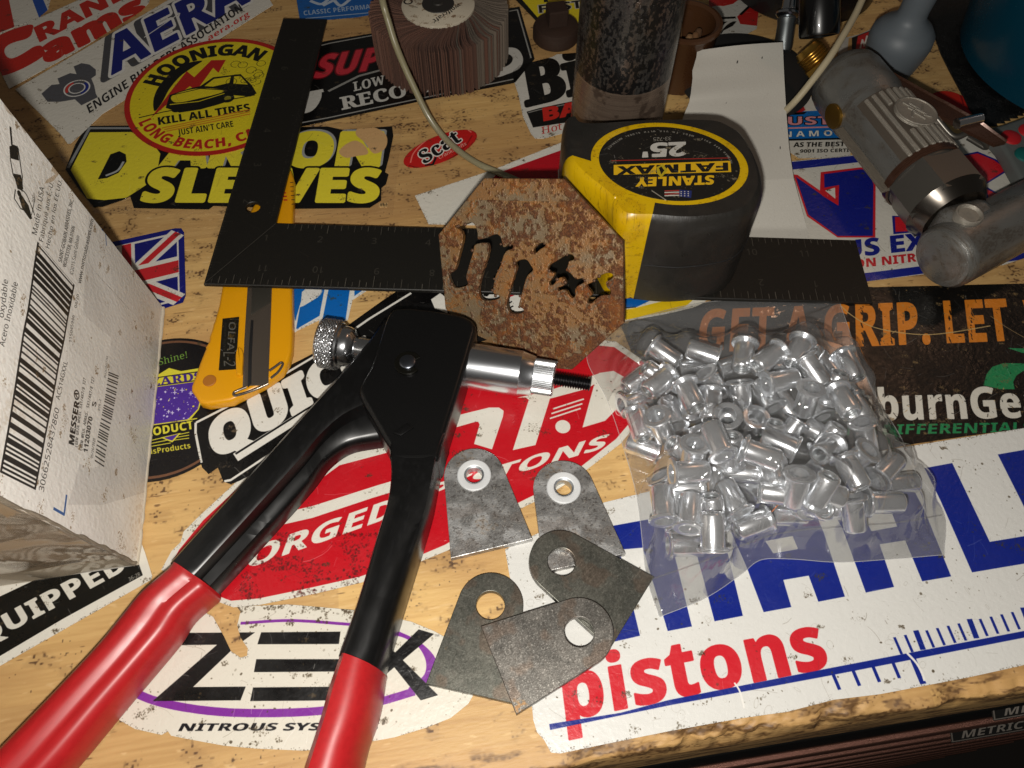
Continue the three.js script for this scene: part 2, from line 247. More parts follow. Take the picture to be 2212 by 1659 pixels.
// ---------------------------------------------------------------- the tool cabinet under it
{
  const f = (s, out, y) => bench(s, -out, y);
  const dark = mat({ color: 0x040404, roughness: 0.85, specularIntensity: 0.25 });
  const copper = mat({ color: 0x7d574b, metalness: 0.8, roughness: 0.42, bumpMap: rep(fine, 30, 2), bumpScale: 0.00006 });
  const t = thing('tool_cabinet', 'dark drawer cabinet with copper coloured pulls under the bench front edge', 'cabinet', f(60, 0, -760));
  const span = (o0, o1, y0, y1, r = 0, s0 = -300, s1 = 400) => { const g = box(s1 - s0, y1 - y0, o1 - o0, 0, 0, 0, r); return frameAt(g, f((s0 + s1) / 2, (o0 + o1) / 2, (y0 + y1) / 2), EX, V3(0, 1, 0), EB.clone().negate()); };
  part('carcass', span(-260, -3, -760, -46.5), dark, t);
  const strip = (str, out, s0, s1, y, par) => {
    const cv = document.createElement('canvas'); cv.width = 768; cv.height = 96; const c = cv.getContext('2d'); c.fillStyle = '#0e0d0c'; c.fillRect(0, 0, 768, 96); c.strokeStyle = '#5c5650'; c.lineWidth = 7; c.strokeRect(4, 8, 760, 80);
    c.font = 'bold 74px sans-serif'; c.setTransform(1.1, 0, -0.25, 1, 40, 74); c.fillStyle = '#6b655e'; c.fillText(str, 0, 0); const q = new THREE.CanvasTexture(cv); q.colorSpace = THREE.SRGBColorSpace;
    const g = new THREE.BoxGeometry(s1 - s0, 6, 0.6); const ey = V3(0, 0.5, 0).addScaledVector(EB, 0.866).normalize(); part('label_strip', frameAt(g, f((s0 + s1) / 2, out, y), EX, ey, V3().crossVectors(EX, ey)), mat({ map: q, roughness: 0.45 }), par);
  };
  for (let k = 0; k < 10; k++) {
    const y = -46.5 - k * 64, d = part('drawer_front', span(-2.6, 0.8, y - 63, y - 0.3, 0.8), dark, t);
    part('pull_rail', span(0.8, 3.6, y - 63, y - 41, 0.8), copper, d);
    if (k === 0) strip('METRIC', 1.6, 142, 216, y - 5, d);
    if (k === 1) strip('METRIC', 4.5, 158, 240, y - 9, d);
  }
}

// ---------------------------------------------------------------- stickers
const vinylBump = dataTex(256, 256, (i, j) => grey(fbm(i / 16, j / 16, 4, 14)), false);
function sticker(name, label, outline, layer, draw, { rough = 0.62, ppm = 6, base = '#dcd8cc', dirt = 1, seed = 1, opts = {}, holes = [], category = 'sticker', smooth = false, hgt = 0, pad = 0 } = {}) {
  let w = outline.map(([x, y]) => at(x, y, hgt)); if (smooth) w = smoothPts(w, 8);
  const hw = holes.map((h) => smoothPts(h.map(([x, y]) => at(x, y, hgt)), 4));
  const b = boundsOf(w), bw = b.x1 - b.x0, bh = b.z1 - b.z0, k = Math.min(ppm, 2040 / bw, 2040 / bh);
  const P = new Print(bw, bh, k, (x, y) => { const q = at(x, y, hgt); return [(q.x - b.x0) * k, (q.z - b.z0) * k]; });
  P.bg(base); draw(P, k); if (dirt) P.grime(seed * 7 + 3, dirt * 1.7, { scratches: 1.6, ...opts });
  if (dirt) P.edges(w.map((q) => [(q.x - b.x0) * k, (q.z - b.z0) * k]), seed + 5);
  const y0 = 0.05 + layer * 0.22, g = flatUV(slab(w, y0, y0 + 0.26, 0, hw), (x, y, z) => [(x - b.x0) / bw, 1 - (z - b.z0) / bh]);
  return solo(name, g, mat({ map: P.texture(), roughness: rough, roughnessMap: rep(smudge, bw / 130, bh / 130), bumpMap: rep(vinylBump, bw / 25, bh / 25), bumpScale: 0.00011 }), label, category, V3((b.x0 + b.x1) / 2, y0, (b.z0 + b.z1) / 2));
}
const circ3 = (a, b, c) => { const d = 2 * (a.x * (b.z - c.z) + b.x * (c.z - a.z) + c.x * (a.z - b.z)), q = (p) => p.x * p.x + p.z * p.z; const x = (q(a) * (b.z - c.z) + q(b) * (c.z - a.z) + q(c) * (a.z - b.z)) / d, z = (q(a) * (c.x - b.x) + q(b) * (a.x - c.x) + q(c) * (b.x - a.x)) / d; return { c: V3(x, 0, z), r: Math.hypot(a.x - x, a.z - z) }; };
function project(v) { const d = v.clone().sub(V3(0, EYE, 0)), F = V3(0, -SP, -CP), U = V3(0, CP, -SP), z = d.dot(F); return [1106 + FOCAL * d.x / z, 829.5 - FOCAL * d.dot(U) / z]; }
const discOutline = (c, r) => circlePts(c, r, 64).map((q) => project(q));

// top left: a scrap, the cams sticker, the engine builders' sticker
sticker('corner_sticker', 'white sticker scrap with a red block and a blue bar in the far left corner', pxs(1, [-90, -60, 330, -60, 300, 60, 235, 118, 110, 165, 0, 214, -90, 250]), 0, (P) => { P.t = 1; P.poly('#b8281c', [-90, -60, 45, -60, 92, 170, 0, 205, -90, 240]); P.poly('#2450a8', [180, -60, 245, -60, 305, 80, 245, 112]); }, { seed: 2 });
sticker('cams_sticker', 'white sticker reading CRANE Cams in red letters', pxs(1, [-90, 262, 0, 222, 112, 172, 240, 118, 500, 0, 590, -60, 960, -60, 925, 25, 880, 72, 470, 330, 60, 556, 0, 440, -90, 470]), 1, (P) => {
  P.t = 1; P.text('C', [-60, 500, 262, 345, -150, 318], '#c0291d', { sw: 16, stroke: '#c0291d' });
  P.text('RANE', [255, 262, 800, -20, 218, 176], '#c0291d', { sw: 6, stroke: '#c0291d' });
  P.text('ams', [300, 392, 915, 82, 258, 300], '#c0291d', { ref: 'x', sw: 10, stroke: '#c0291d' });
}, { seed: 3 });
sticker('engine_builders_sticker', 'white sticker reading AERA Engine Builders Association with a grey engine block', pxs(1, [100, 562, 470, 345, 900, 95, 1052, 5, 1100, -60, 1640, -60, 1700, 38, 1420, 215, 1000, 480, 760, 640, 640, 715, 520, 830, 442, 900, 425, 900, 388, 850, 330, 790]), 2, (P, k) => {
  P.t = 1; const A = [700, 470, 1560, 10, 640, 262];
  P.text('AERA', A, '#4c4c50', { stroke: '#4c4c50', sw: 14, dx: -3.2, dy: 3.4 }); P.text('AERA', A, '#4c4c50', { stroke: '#4c4c50', sw: 14, dx: -1.6, dy: 1.7 });
  P.text('AERA', A, '#e4e2dc', { stroke: '#e4e2dc', sw: 13 }); P.text('AERA', A, '#161f72', { stroke: '#161f72', sw: 3 });
  P.line('#e4e2dc', 0.7, [900, 240, 1120, 90]); P.line('#e4e2dc', 0.7, [1085, 85, 1120, 90, 1110, 125]);
  P.text('ENGINE BUILDERS ASSOCIATION', [560, 712, 1515, 72, 540, 662], '#1b1b1d'); P.text('aera.org', [1300, 262, 1555, 105, 1292, 238], '#c83a33', { ref: 'x' });
  P.poly('#55555a', [262, 590, 325, 535, 375, 530, 362, 495, 440, 462, 480, 468, 462, 420, 510, 400, 560, 408, 600, 440, 600, 475, 572, 495, 590, 540, 600, 590, 612, 612, 510, 662, 470, 625, 380, 640, 300, 640]);
  for (const [c, r] of [['#e4e2dc', 7.2], ['#55555a', 6.4], ['#e4e2dc', 4.6], ['#55555a', 3.9]]) P.dot(c, 482, 556, r);
  const q = P.p(482, 556), c = P.c; c.lineWidth = 1.5 * k; for (const [col, a, b] of [['#c83a33', 2.4, 4.1], ['#1f2c86', -1.0, 0.9]]) { c.strokeStyle = col; c.beginPath(); c.arc(q[0], q[1], 5.5 * k, a, b); c.stroke(); }
}, { seed: 4 });
// the sleeves sticker under the round one
sticker('sleeves_sticker', 'black sticker reading DARTON SLEEVES in yellow letters', pxs(1, [540, 788, 850, 786, 1000, 830, 1500, 800, 2040, 792, 2130, 812, 2440, 790, 2448, 850, 2420, 985, 2396, 1075, 2418, 1090, 2402, 1150, 2374, 1172, 2372, 1250, 2300, 1296, 2010, 1300, 1830, 1302, 1330, 1284, 1300, 1306, 835, 1298, 812, 1225, 760, 1250, 640, 1290, 585, 1290, 500, 1190, 410, 1058, 470, 905]), 1, (P) => {
  P.t = 1; P.line('#8d9090', 1.6, [425, 1050, 560, 802, 850, 802], {}); P.poly('#e3d436', [562, 828, 820, 826, 940, 880, 1000, 960, 985, 1050, 920, 1150, 790, 1235, 650, 1250, 545, 1240, 442, 1062]);
  P.poly('#0d0d0d', [612, 1120, 690, 965, 745, 945, 785, 965, 790, 1010, 740, 1080, 670, 1112]); P.line('#a9acab', 1.3, [660, 1098, 735, 1065, 772, 1010], { smooth: true });
  P.text('ARTON', [1005, 1040, 2350, 1035, 1075, 835], '#9a9c9b', { stroke: '#9a9c9b', sw: 10, dx: 1, dy: -1.2 }); P.text('ARTON', [1005, 1040, 2350, 1035, 1075, 835], '#e3d436', { stroke: '#e3d436', sw: 9 });
  P.text('SLEEVES', [885, 1254, 2345, 1256, 950, 1056], '#0d0d0d', { stroke: '#0d0d0d', sw: 16 }); P.text('SLEEVES', [885, 1254, 2345, 1256, 950, 1056], '#e3d436', { stroke: '#e3d436', sw: 8 });
  P.poly('#cfa672', [2150, 905, 2210, 880, 2262, 905, 2290, 960, 2225, 975, 2150, 985, 2110, 950], true); P.poly('#cfa672', [2230, 800, 2330, 798, 2405, 850, 2395, 930, 2330, 960, 2270, 890, 2215, 840], true);
}, { base: '#0e0e0e', seed: 5, dirt: 0.8 });
part('clear_border', slab(pxs(1, [440, 768, 860, 768, 2505, 764, 2445, 1337, 590, 1330, 360, 955]).map(([x, y]) => at(x, y)), 0.03, 0.07), mat({ color: 0xffffff, transmission: 1, thickness: 0, roughness: 0.06, ior: 1.4 }), scene.getObjectByName('sleeves_sticker'));
sticker('trademark_print', 'tiny black TM print right of the sleeves sticker', pxs(1, [2360, 1266, 2415, 1262, 2410, 1290, 2356, 1292]), 0, (P) => { P.t = 1; P.text('TM', [2364, 1287, 2408, 1285, 2364, 1269], '#15120e', { font: SANS }); }, { base: '#cfa870', seed: 6, dirt: 0.3 });
{ // the round tyre sticker
  const k3 = circ3(W(1, 785, 622), W(1, 1190, 976), W(1, 1425, 250)), cpx = project(k3.c);
  sticker('round_tyre_sticker', 'round yellow sticker with red rim reading HOONIGAN Kill All Tires', discOutline(k3.c, k3.r), 3, (P, k) => {
    P.t = 1; const c = P.c, q = P.place(...cpx), R = k3.r, dir = Math.atan2(P.p(1565, 668)[1] - P.p(990, 785)[1], P.p(1565, 668)[0] - P.p(990, 785)[0]), deg = dir * 180 / Math.PI;
    c.fillStyle = '#b3231c'; c.beginPath(); c.arc(q[0], q[1], R * k, 0, 7); c.fill(); c.fillStyle = '#e0cd22'; c.beginPath(); c.arc(q[0], q[1], (R - 3) * k, 0, 7); c.fill();
    P.poly('#14130f', [968, 700, 958, 640, 985, 560, 1060, 470, 1160, 405, 1262, 388, 1215, 420, 1130, 480, 1060, 560, 1010, 650], true);
    P.poly('#b3231c', [1408, 382, 1318, 384, 1212, 490, 1166, 452, 1080, 560, 944, 742, 1100, 610, 1185, 545, 1225, 575, 1330, 430, 1362, 462]);
    // the car: body, glass, wheels, grille, smoke behind it
    P.poly('#14130f', [1035, 680, 1060, 600, 1180, 560, 1250, 545, 1330, 490, 1500, 470, 1570, 540, 1600, 590, 1560, 610, 1440, 600, 1420, 640, 1360, 660, 1250, 690, 1120, 710]);
    P.poly('#e0cd22', [1070, 610, 1190, 566, 1330, 560, 1400, 575, 1250, 620, 1090, 645], true); P.poly('#e0cd22', [1275, 545, 1335, 500, 1440, 485, 1430, 525, 1330, 548]); P.poly('#e0cd22', [1460, 484, 1500, 482, 1545, 535, 1455, 530]);
    P.line('#e0cd22', 0.7, [1060, 660, 1240, 640, 1400, 590]); P.line('#14130f', 0.6, [1080, 600, 1250, 560, 1420, 570]); P.dot('#14130f', 1420, 620, 3.6); P.dot('#8e8420', 1420, 620, 1.9); P.dot('#14130f', 1100, 690, 2.4);
    const r = rng(9); for (let i = 0; i < 26; i++) { const x = 1380 + r() * 270, y = 400 + r() * 170, qq = P.p(x, y); c.strokeStyle = '#3a3612'; c.lineWidth = 0.3 * k; c.beginPath(); c.arc(qq[0], qq[1], (1 + 2 * r()) * k, r() * 6, r() * 6 + 3); c.stroke(); }
    P.line('#14130f', 0.7, [868, 742, 1020, 706, 1590, 600]);
    P.text('KILL ALL TIRES', [992, 786, 1562, 698, 986, 740], '#14130f', { stroke: '#14130f', sw: 3 }); P.text("JUST AIN'T CARE", [1112, 852, 1458, 796, 1106, 815], '#14130f');
    for (const dy of [0, 14, 28]) P.line('#cf7d20', 0.8, [1012 + dy, 806 + dy * 0.7, 1560, 690 + dy]);
    P.ring('HOONIGAN', q, R - 10.5, -152 + deg, -38 + deg, 9.6, '#14130f', { bold: 6 }); P.ring('LONG BEACH, CALIFORNIA', q, R - 8.6, 166 + deg, 8 + deg, 6.6, '#b3231c', { below: true, bold: 4 });
  }, { seed: 7, base: '#b3231c', dirt: 0.7 });
}
{ // the flag
  sticker('flag_sticker', 'blue bordered British flag sticker between the cardboard box and the black square', pxs(1, [500, 1545, 760, 1498, 1090, 1425, 1130, 1425, 1147, 1450, 1158, 1840, 1140, 1885, 1040, 1917, 700, 2020, 470, 2030]), 1, (P) => {
    P.t = 1; const TL = [470, 1598], TR = [1108, 1452], BR = [1118, 1868], BL = [480, 2030], f = (u, v) => [mix(mix(TL[0], TR[0], u), mix(BL[0], BR[0], u), v), mix(mix(TL[1], TR[1], u), mix(BL[1], BR[1], u), v)], q = (...a) => a.flatMap(([u, v]) => f(u, v));
    const bar = (c, u0, v0, u1, v1, w) => { const du = u1 - u0, dv = v1 - v0, L = Math.hypot(du, dv), nx = -dv / L * w, ny = du / L * w; P.poly(c, q([u0 + nx, v0 + ny], [u1 + nx, v1 + ny], [u1 - nx, v1 - ny], [u0 - nx, v0 - ny])); };
    P.poly('#d9d5ca', q([-.005, -.01], [1.005, -.01], [1.005, 1.01], [-.005, 1.01])); P.poly('#181b6e', q([0.012, 0.02], [0.988, 0.02], [0.988, 0.98], [0.012, 0.98]));
    for (const [a, b] of [[0, 1], [1, 0]]) { bar('#d9d5ca', 0, a, 1, b, 0.085); bar('#c1272d', 0, a, 1, b, 0.035); }
    P.poly('#d9d5ca', q([.42, 0], [.58, 0], [.58, 1], [.42, 1])); P.poly('#d9d5ca', q([0, .35], [1, .35], [1, .65], [0, .65])); P.poly('#c1272d', q([.455, 0], [.545, 0], [.545, 1], [.455, 1])); P.poly('#c1272d', q([0, .41], [1, .41], [1, .59], [0, .59]));
  }, { base: '#191c72', seed: 8 });
}
// along the back
sticker('performance_sticker', 'blue sticker reading CLASSIC PERFORMANCE behind the black square', pxs(1, [1835, -60, 1868, 140, 2212, 112, 2440, 72, 2400, -60]), 1, (P) => { P.t = 1; P.text('CLASSIC PERFORMANCE', [1892, 100, 2390, 50, 1888, 72], '#9fb3cc'); P.line('#9fb3cc', 0.8, [1900, 120, 2400, 75]); P.line('#b9c6d6', 2.2, [1930, 10, 2000, 30, 2060, -5, 2120, 40, 2180, 0], { smooth: true }); P.line('#b9c6d6', 2.2, [2010, 40, 2080, 5], {}); }, { base: '#1c5da6', seed: 9, dirt: 0.6 });
sticker('recovery_sticker', 'long black sticker with SUPER in red and LOW RECOVERY in white', pxs(2, [-212, 300, 0, 258, 240, 218, 700, 130, 1178, 48, 1272, 372, 1152, 520, 625, 622, 300, 692, 0, 756, -212, 800]), 2, (P) => {
  P.t = 2; P.line('#9b9a94', 0.9, [-212, 330, 0, 276, 240, 232, 1165, 68, 1250, 368]); P.line('#9b9a94', 0.9, [-212, 778, 0, 738, 300, 674, 1140, 500]);
  P.text('SUPER', [-100, 492, 560, 395, -45, 352], '#b51f2c', { stroke: '#6d0f18', sw: 12 }); P.text('SUPER', [-100, 492, 560, 395, -45, 352], '#c2303c', { stroke: '#c2303c', sw: 4 });
  P.line('#8f8e88', 1.6, [-10, 575, 180, 480, 330, 440]);
  P.line('#c4c2ba', 7, [-90, 575, -95, 620, -140, 680, -205, 690], { smooth: true }); P.line('#c4c2ba', 2.6, [-150, 590, -40, 570]);
  P.text('LOW', [148, 575, 345, 528, 142, 520], '#c4c2ba', { font: SERIF, stroke: '#c4c2ba', sw: 3 }); P.text('RECOVERY', [75, 690, 880, 520, 60, 615], '#c4c2ba', { font: SERIF, stroke: '#c4c2ba', sw: 4 });
  P.poly('#c4c2ba', [985, 470, 1010, 350, 1080, 305, 1160, 310, 1200, 370, 1180, 430, 1100, 470, 1030, 488], true); P.poly('#0e0d0c', [1040, 420, 1060, 360, 1110, 345, 1135, 365, 1125, 400, 1080, 425], true);
}, { base: '#0f0e0d', seed: 10 });
sticker('yellow_back_sticker', 'yellow sticker with black edge reading FAS at the back of the bench', pxs(2, [1095, -60, 1285, 138, 1400, 205, 1560, 210, 1600, -60]), 1, (P) => { P.t = 2; P.poly('#e3d024', [1140, -60, 1295, 120, 1330, 130, 1410, 190, 1600, 190, 1600, -60]); P.text('FAST', [1302, 86, 1570, 52, 1296, 38], '#15130f', { stroke: '#c9c4b4', sw: 12 }); P.text('FAST', [1302, 86, 1570, 52, 1296, 38], '#15130f'); P.text('FA', [1330, 20, 1520, -10, 1325, -20], '#15130f'); }, { base: '#12110e', seed: 11 });
sticker('bar_sticker', 'white shaped sticker with big black Bi and a red BA on a black panel', pxs(2, [1138, 450, 1180, 412, 1380, 362, 1410, 345, 1720, 320, 1740, 820, 1450, 835, 1330, 868, 1275, 868, 1250, 840, 1200, 735, 1172, 600, 1140, 500]), 2, (P) => {
  P.t = 2; P.text('BiG', [1222, 662, 1900, 500, 1178, 412], '#12110f', { font: SERIF, stroke: '#12110f', sw: 8 });
  P.poly('#12110f', [1222, 702, 1300, 680, 1800, 575, 1800, 720, 1262, 800]); P.line('#8d8b84', 0.7, [1232, 708, 1300, 690, 1800, 588]); P.text('BAR', [1332, 758, 1660, 690, 1325, 680], '#c2261c', { stroke: '#c2261c', sw: 7 });
  P.text('Hot Rod', [1315, 842, 1600, 775, 1312, 798], '#b8261d', { font: 'serif' });
}, { seed: 12, base: '#cfccc2' });
sticker('crank_oval_sticker', 'small red oval sticker with Scat in black script', (() => { const a = px(2, 464, 1030), b = px(2, 906, 832), A = at(...a), B = at(...b), c = A.clone().add(B).multiplyScalar(0.5), e = B.clone().sub(A).multiplyScalar(0.5), n = V3(-e.z, 0, e.x).multiplyScalar(0.43); return Array.from({ length: 48 }, (_, i) => project(c.clone().addScaledVector(e, Math.cos(i / 48 * 6.2832)).addScaledVector(n, Math.sin(i / 48 * 6.2832)))); })(), 2, (P, k) => {
  P.t = 2; P.line('#e8786c', 0.7, [500, 1020, 520, 960, 600, 880, 720, 815, 830, 800, 880, 830], { smooth: true }); P.line('#8c1511', 0.7, [490, 1035, 560, 1052, 700, 1020, 830, 930, 885, 850], { smooth: true });
  P.text('Scat', [588, 1028, 820, 880, 540, 960], '#e2ded4', { font: SERIF, stroke: '#e2ded4', sw: 14 }); P.text('Scat', [588, 1028, 820, 880, 540, 960], '#101014', { font: SERIF, stroke: '#101014', sw: 3 }); P.line('#101014', 1.1, [590, 1035, 640, 1030, 660, 985]);
  P.text('Crankshafts', [680, 998, 850, 908, 674, 978], '#e0b3a4', { font: SANS });
}, { base: '#bf1d1b', seed: 13, dirt: 0.5 });
sticker('red_white_sticker', 'white sticker with a red field half hidden under the rusty octagon', pxs(2, [528, 1222, 1005, 1064, 1440, 890, 1720, 800, 1800, 1380, 1300, 1420, 900, 1405, 612, 1398]), 1, (P) => { P.t = 2; P.poly('#b3121f', [1040, 1082, 1440, 938, 1760, 830, 1800, 1200, 1000, 1130]); P.poly('#dcd9d1', [1200, 1250, 1700, 1150, 1800, 1420, 1100, 1420]); }, { seed: 14, dirt: 0.9 });
sticker('red_script_sticker', 'white sticker with red and black shapes beside the brown cup at the back', pxs('F', [440, -60, 1000, -60, 960, 320, 700, 460, 440, 470]), 1, (P) => { P.t = 'F'; P.poly('#a82320', [440, -60, 850, -60, 700, 50, 600, 75, 520, 70, 440, 90]); P.poly('#a82320', [745, 190, 890, 60, 990, 40, 960, 290, 780, 270]); P.line('#14120f', 2, [440, 210, 730, 200]); P.poly('#14120f', [440, 250, 740, 240, 700, 290, 600, 340, 530, 440, 440, 470]); P.line('#b5b2a8', 1.8, [730, 215, 640, 260, 570, 330, 530, 430], { smooth: true }); P.line('#14120f', 1.6, [780, 170, 880, 75]); }, { base: '#b9b6ad', seed: 15 });
sticker('script_box_sticker', 'white bordered sticker with a red block of slanted script beside the squeeze bottle', pxs('G', [180, 590, 240, 425, 420, 380, 600, 300, 690, 420, 560, 690, 260, 692, 190, 650]), 1, (P) => { P.t = 'G'; P.poly('#b08a55', [300, 425, 370, 410, 350, 560, 285, 580]); P.poly('#0f0e0d', [335, 420, 560, 330, 560, 600, 335, 570]); P.poly('#b01f1f', [400, 400, 580, 330, 580, 560, 372, 555]); P.line('#cfc9c0', 1, [425, 535, 450, 440, 470, 510, 500, 400, 515, 470, 560, 370]); P.line('#0f0e0d', 1.2, [190, 645, 300, 650, 420, 690]); }, { base: '#aeaba2', seed: 16 });
{ const c = W('G', 1405, 1150); sticker('round_red_sticker', 'round plain red sticker under the grinder lever', discOutline(c, 11.5), 1, (P) => { P.t = 'G'; P.line('#7d1410', 0.9, [1260, 1010, 1400, 985, 1500, 1030, 1550, 1150], { smooth: true }); }, { base: '#b52417', seed: 17 }); }
sticker('dynamo_sticker', 'blue and white sticker reading NAMO and AS THE BEST beside the grinder', pxs(3, [690, 650, 760, 660, 900, 600, 1120, 600, 1130, 972, 1050, 985, 810, 988, 760, 955, 690, 900]), 1, (P) => {
  P.t = 3; P.poly('#1266b0', [690, 705, 1100, 685, 1130, 870, 690, 872]); P.poly('#a92326', [735, 690, 840, 668, 850, 690, 830, 702, 738, 712]); P.poly('#111010', [690, 712, 860, 700, 840, 716, 690, 724]);
  P.text('UST', [742, 782, 1010, 778, 742, 732], '#d98f92', { font: BOLD, stroke: '#111010', sw: 12 }); P.text('UST', [742, 782, 1010, 778, 742, 732], '#d98f92', { stroke: '#d98f92', sw: 1 });
  P.line('#d98f92', 1.1, [690, 804, 1110, 792]); P.text('N A M O M', [716, 858, 1110, 846, 716, 824], '#dcd8ce', { stroke: '#0c2f55', sw: 7 }); P.text('N A M O M', [716, 858, 1110, 846, 716, 824], '#dcd8ce'); P.line('#101820', 1.4, [690, 876, 1130, 866]);
  P.text('AS THE BEST', [776, 920, 1092, 914, 780, 892], '#15130f', { sw: 3, stroke: '#15130f' }); P.text('9001 ISO CERTI', [816, 956, 1120, 950, 818, 935], '#15130f', { sw: 2, stroke: '#15130f' });
}, { seed: 18, base: '#c9c5ba' });
sticker('nitrous_sticker', 'large white sticker with a blue N, red X and S EXPRESS under the grinder', (() => [...pxs(3, [560, 1020, 762, 1008, 1165, 968, 1500, 905, 1800, 850, 2300, 860]), [2330, 330], [2330, 540], ...pxs(6, [2212, 108, 2080, 152, 1650, 200, 1255, 250, 900, 300, 600, 280])])(), 1, (P) => {
  P.t = 3; P.poly('#1a2480', [560, 1030, 762, 1012, 1165, 972, 1600, 900, 1600, 945, 1170, 1015, 768, 1060, 560, 1075]);
  P.poly('#c3212b', [774, 1090, 800, 1092, 940, 1190, 945, 1076, 1190, 1046, 1245, 1050, 1286, 1145, 1284, 1482, 1050, 1482, 860, 1350]);
  P.poly('#161f7a', [790, 1105, 935, 1205, 960, 1225, 1054, 1284, 1060, 1156, 968, 1172, 966, 1088, 1190, 1058, 1235, 1062, 1272, 1148, 1268, 1472, 1050, 1472, 868, 1340]);
  P.poly('#c3212b', [945, 1178, 1056, 1158, 1056, 1284, 955, 1222]); P.poly('#d5d1c6', [972, 1190, 1034, 1172, 1036, 1242]);
  P.t = 'H'; P.poly('#1a1f78', [770, 975, 1000, 985, 1000, 1155, 785, 1175]); P.poly('#c3212b', [800, 988, 1000, 990, 1000, 1140, 808, 1150]);
  P.poly('#1a1f78', [1490, 320, 1700, 275, 1900, 360, 2045, 475, 1770, 645, 1960, 750, 1820, 815, 1600, 640]); P.poly('#c3212b', [1530, 325, 1700, 295, 1880, 370, 2020, 468, 1765, 632, 1640, 560]); P.poly('#c3212b', [1790, 680, 1935, 748, 1830, 805]);
  P.poly('#c3212b', [1180, -10, 1420, 100, 1400, 150, 1300, 170, 1200, 60]);
  P.t = 6; P.text('US EXPRESS', [1090, 108, 2140, -10, 1085, 5], '#182079', { sw: 4, stroke: '#182079' }); P.text('ON NITRO', [1155, 172, 1605, 122, 1152, 120], '#b8252c', { sw: 3, stroke: '#b8252c' });
  P.poly('#1a2480', [560, 265, 1240, 200, 1640, 150, 2212, 75, 2340, 50, 2340, 95, 2212, 116, 1650, 196, 1255, 250, 900, 305, 560, 300]);
}, { seed: 19, base: '#cdc9be', dirt: 1.2 });
// left and middle
{ const k3 = circ3(W(4, 1075, 636), W(4, 1210, 1362), W(4, 1010, 1422)); const c0 = W(4, 1010, 1030), R = 34.5;
  sticker('round_wizards_sticker', 'round black and purple sticker reading WIZARDS PRODUCTS beside the box', discOutline(c0, R), 1, (P, k) => {
    P.t = 4; const c = P.c, q = P.place(...project(c0)); c.fillStyle = '#0f0d10'; c.beginPath(); c.arc(q[0], q[1], R * k, 0, 7); c.fill(); c.strokeStyle = '#6d4a35'; c.lineWidth = 1.2 * k; c.beginPath(); c.arc(q[0], q[1], (R - 1.8) * k, 0, 7); c.stroke();
    P.poly('#d8cf3a', [770, 845, 980, 838, 1055, 792, 1130, 812, 1320, 780, 1290, 900, 1240, 1050, 1150, 1160, 900, 1220, 780, 1180]); P.poly('#4a2a92', [780, 940, 1270, 865, 1235, 1045, 1145, 1140, 900, 1165, 800, 1150]);
    P.poly('#d8cf3a', [790, 870, 1290, 800, 1285, 870, 790, 935]); P.line('#0f0d10', 0.5, [790, 880, 1290, 808]); P.line('#0f0d10', 0.5, [790, 928, 1288, 862]);
    P.text('WIZARDS', [800, 928, 1262, 862, 796, 880], '#3b2080', { font: SERIF, stroke: '#3b2080', sw: 3 });
    const r = rng(5); for (let i = 0; i < 60; i++) P.dot(r() < 0.7 ? '#cfc6e6' : '#d8cf3a', 960 + r() * 290, 915 + r() * 200, 0.15 + 0.4 * r() * r());
    for (let i = 0; i < 7; i++) { const x = 985 + r() * 230, y = 925 + r() * 170, w = 7 + 9 * r(); P.line('#d6cfe8', 0.35, [x - w, y, x + w, y]); P.line('#d6cfe8', 0.35, [x, y - w, x, y + w]); }
    P.poly('#0f0d10', [800, 1170, 1250, 1110, 1240, 1180, 800, 1245]); P.text('PRODUCTS', [868, 1228, 1245, 1162, 864, 1178], '#d8cf3a', { sw: 2, stroke: '#d8cf3a' }); P.line('#d8cf3a', 0.5, [800, 1168, 1230, 1106]);
    P.poly('#d8cf3a', [1000, 1225, 1130, 1195, 1075, 1255]); P.poly('#4a2a92', [1020, 1226, 1112, 1203, 1074, 1244]); for (const d of [0, 18, 36]) { P.line('#d8cf3a', 0.4, [920, 1248 + d, 1030 + d, 1222 + d]); P.line('#d8cf3a', 0.4, [1120 - d, 1205 + d, 1180, 1192 + d]); }
    P.text('Rise & Shine!', [790, 832, 1168, 728, 786, 790], '#6f9a3a', { font: 'serif' }); P.text('WizardsProducts', [790, 1352, 1190, 1290, 786, 1318], '#c8bd3a');
  }, { seed: 20, base: '#0f0d10', dirt: 1 }); }
sticker('blue_shape_sticker', 'bright blue sticker with white outlines and a white drop right of the yellow knife', pxs('I', [1150, 60, 2120, 90, 2062, 148, 1850, 285, 1800, 500, 1700, 570, 1442, 748, 1490, 505, 1250, 618, 1205, 650]), 1, (P) => {
  P.t = 'I'; P.poly('#0f63b4', [1150, 60, 1560, 90, 1490, 460, 1265, 590, 1225, 500]); P.poly('#0f63b4', [1605, 90, 1830, 100, 1775, 500, 1520, 660, 1490, 660]); P.poly('#0f63b4', [1870, 100, 2060, 110, 1870, 245]);
  P.poly('#dddbd4', [1290, 300, 1300, 200, 1370, 140, 1450, 128, 1515, 150, 1520, 200, 1470, 260, 1320, 350, 1280, 370, 1250, 610, 1215, 640, 1240, 470], false); P.line('#0f63b4', 1.1, [1400, 340, 1290, 372, 1250, 600]); P.line('#9aa4ad', 0.4, [1470, 135, 1512, 165, 1500, 225, 1450, 262], { smooth: true });
}, { seed: 21, base: '#dddbd4', dirt: 1.2 });
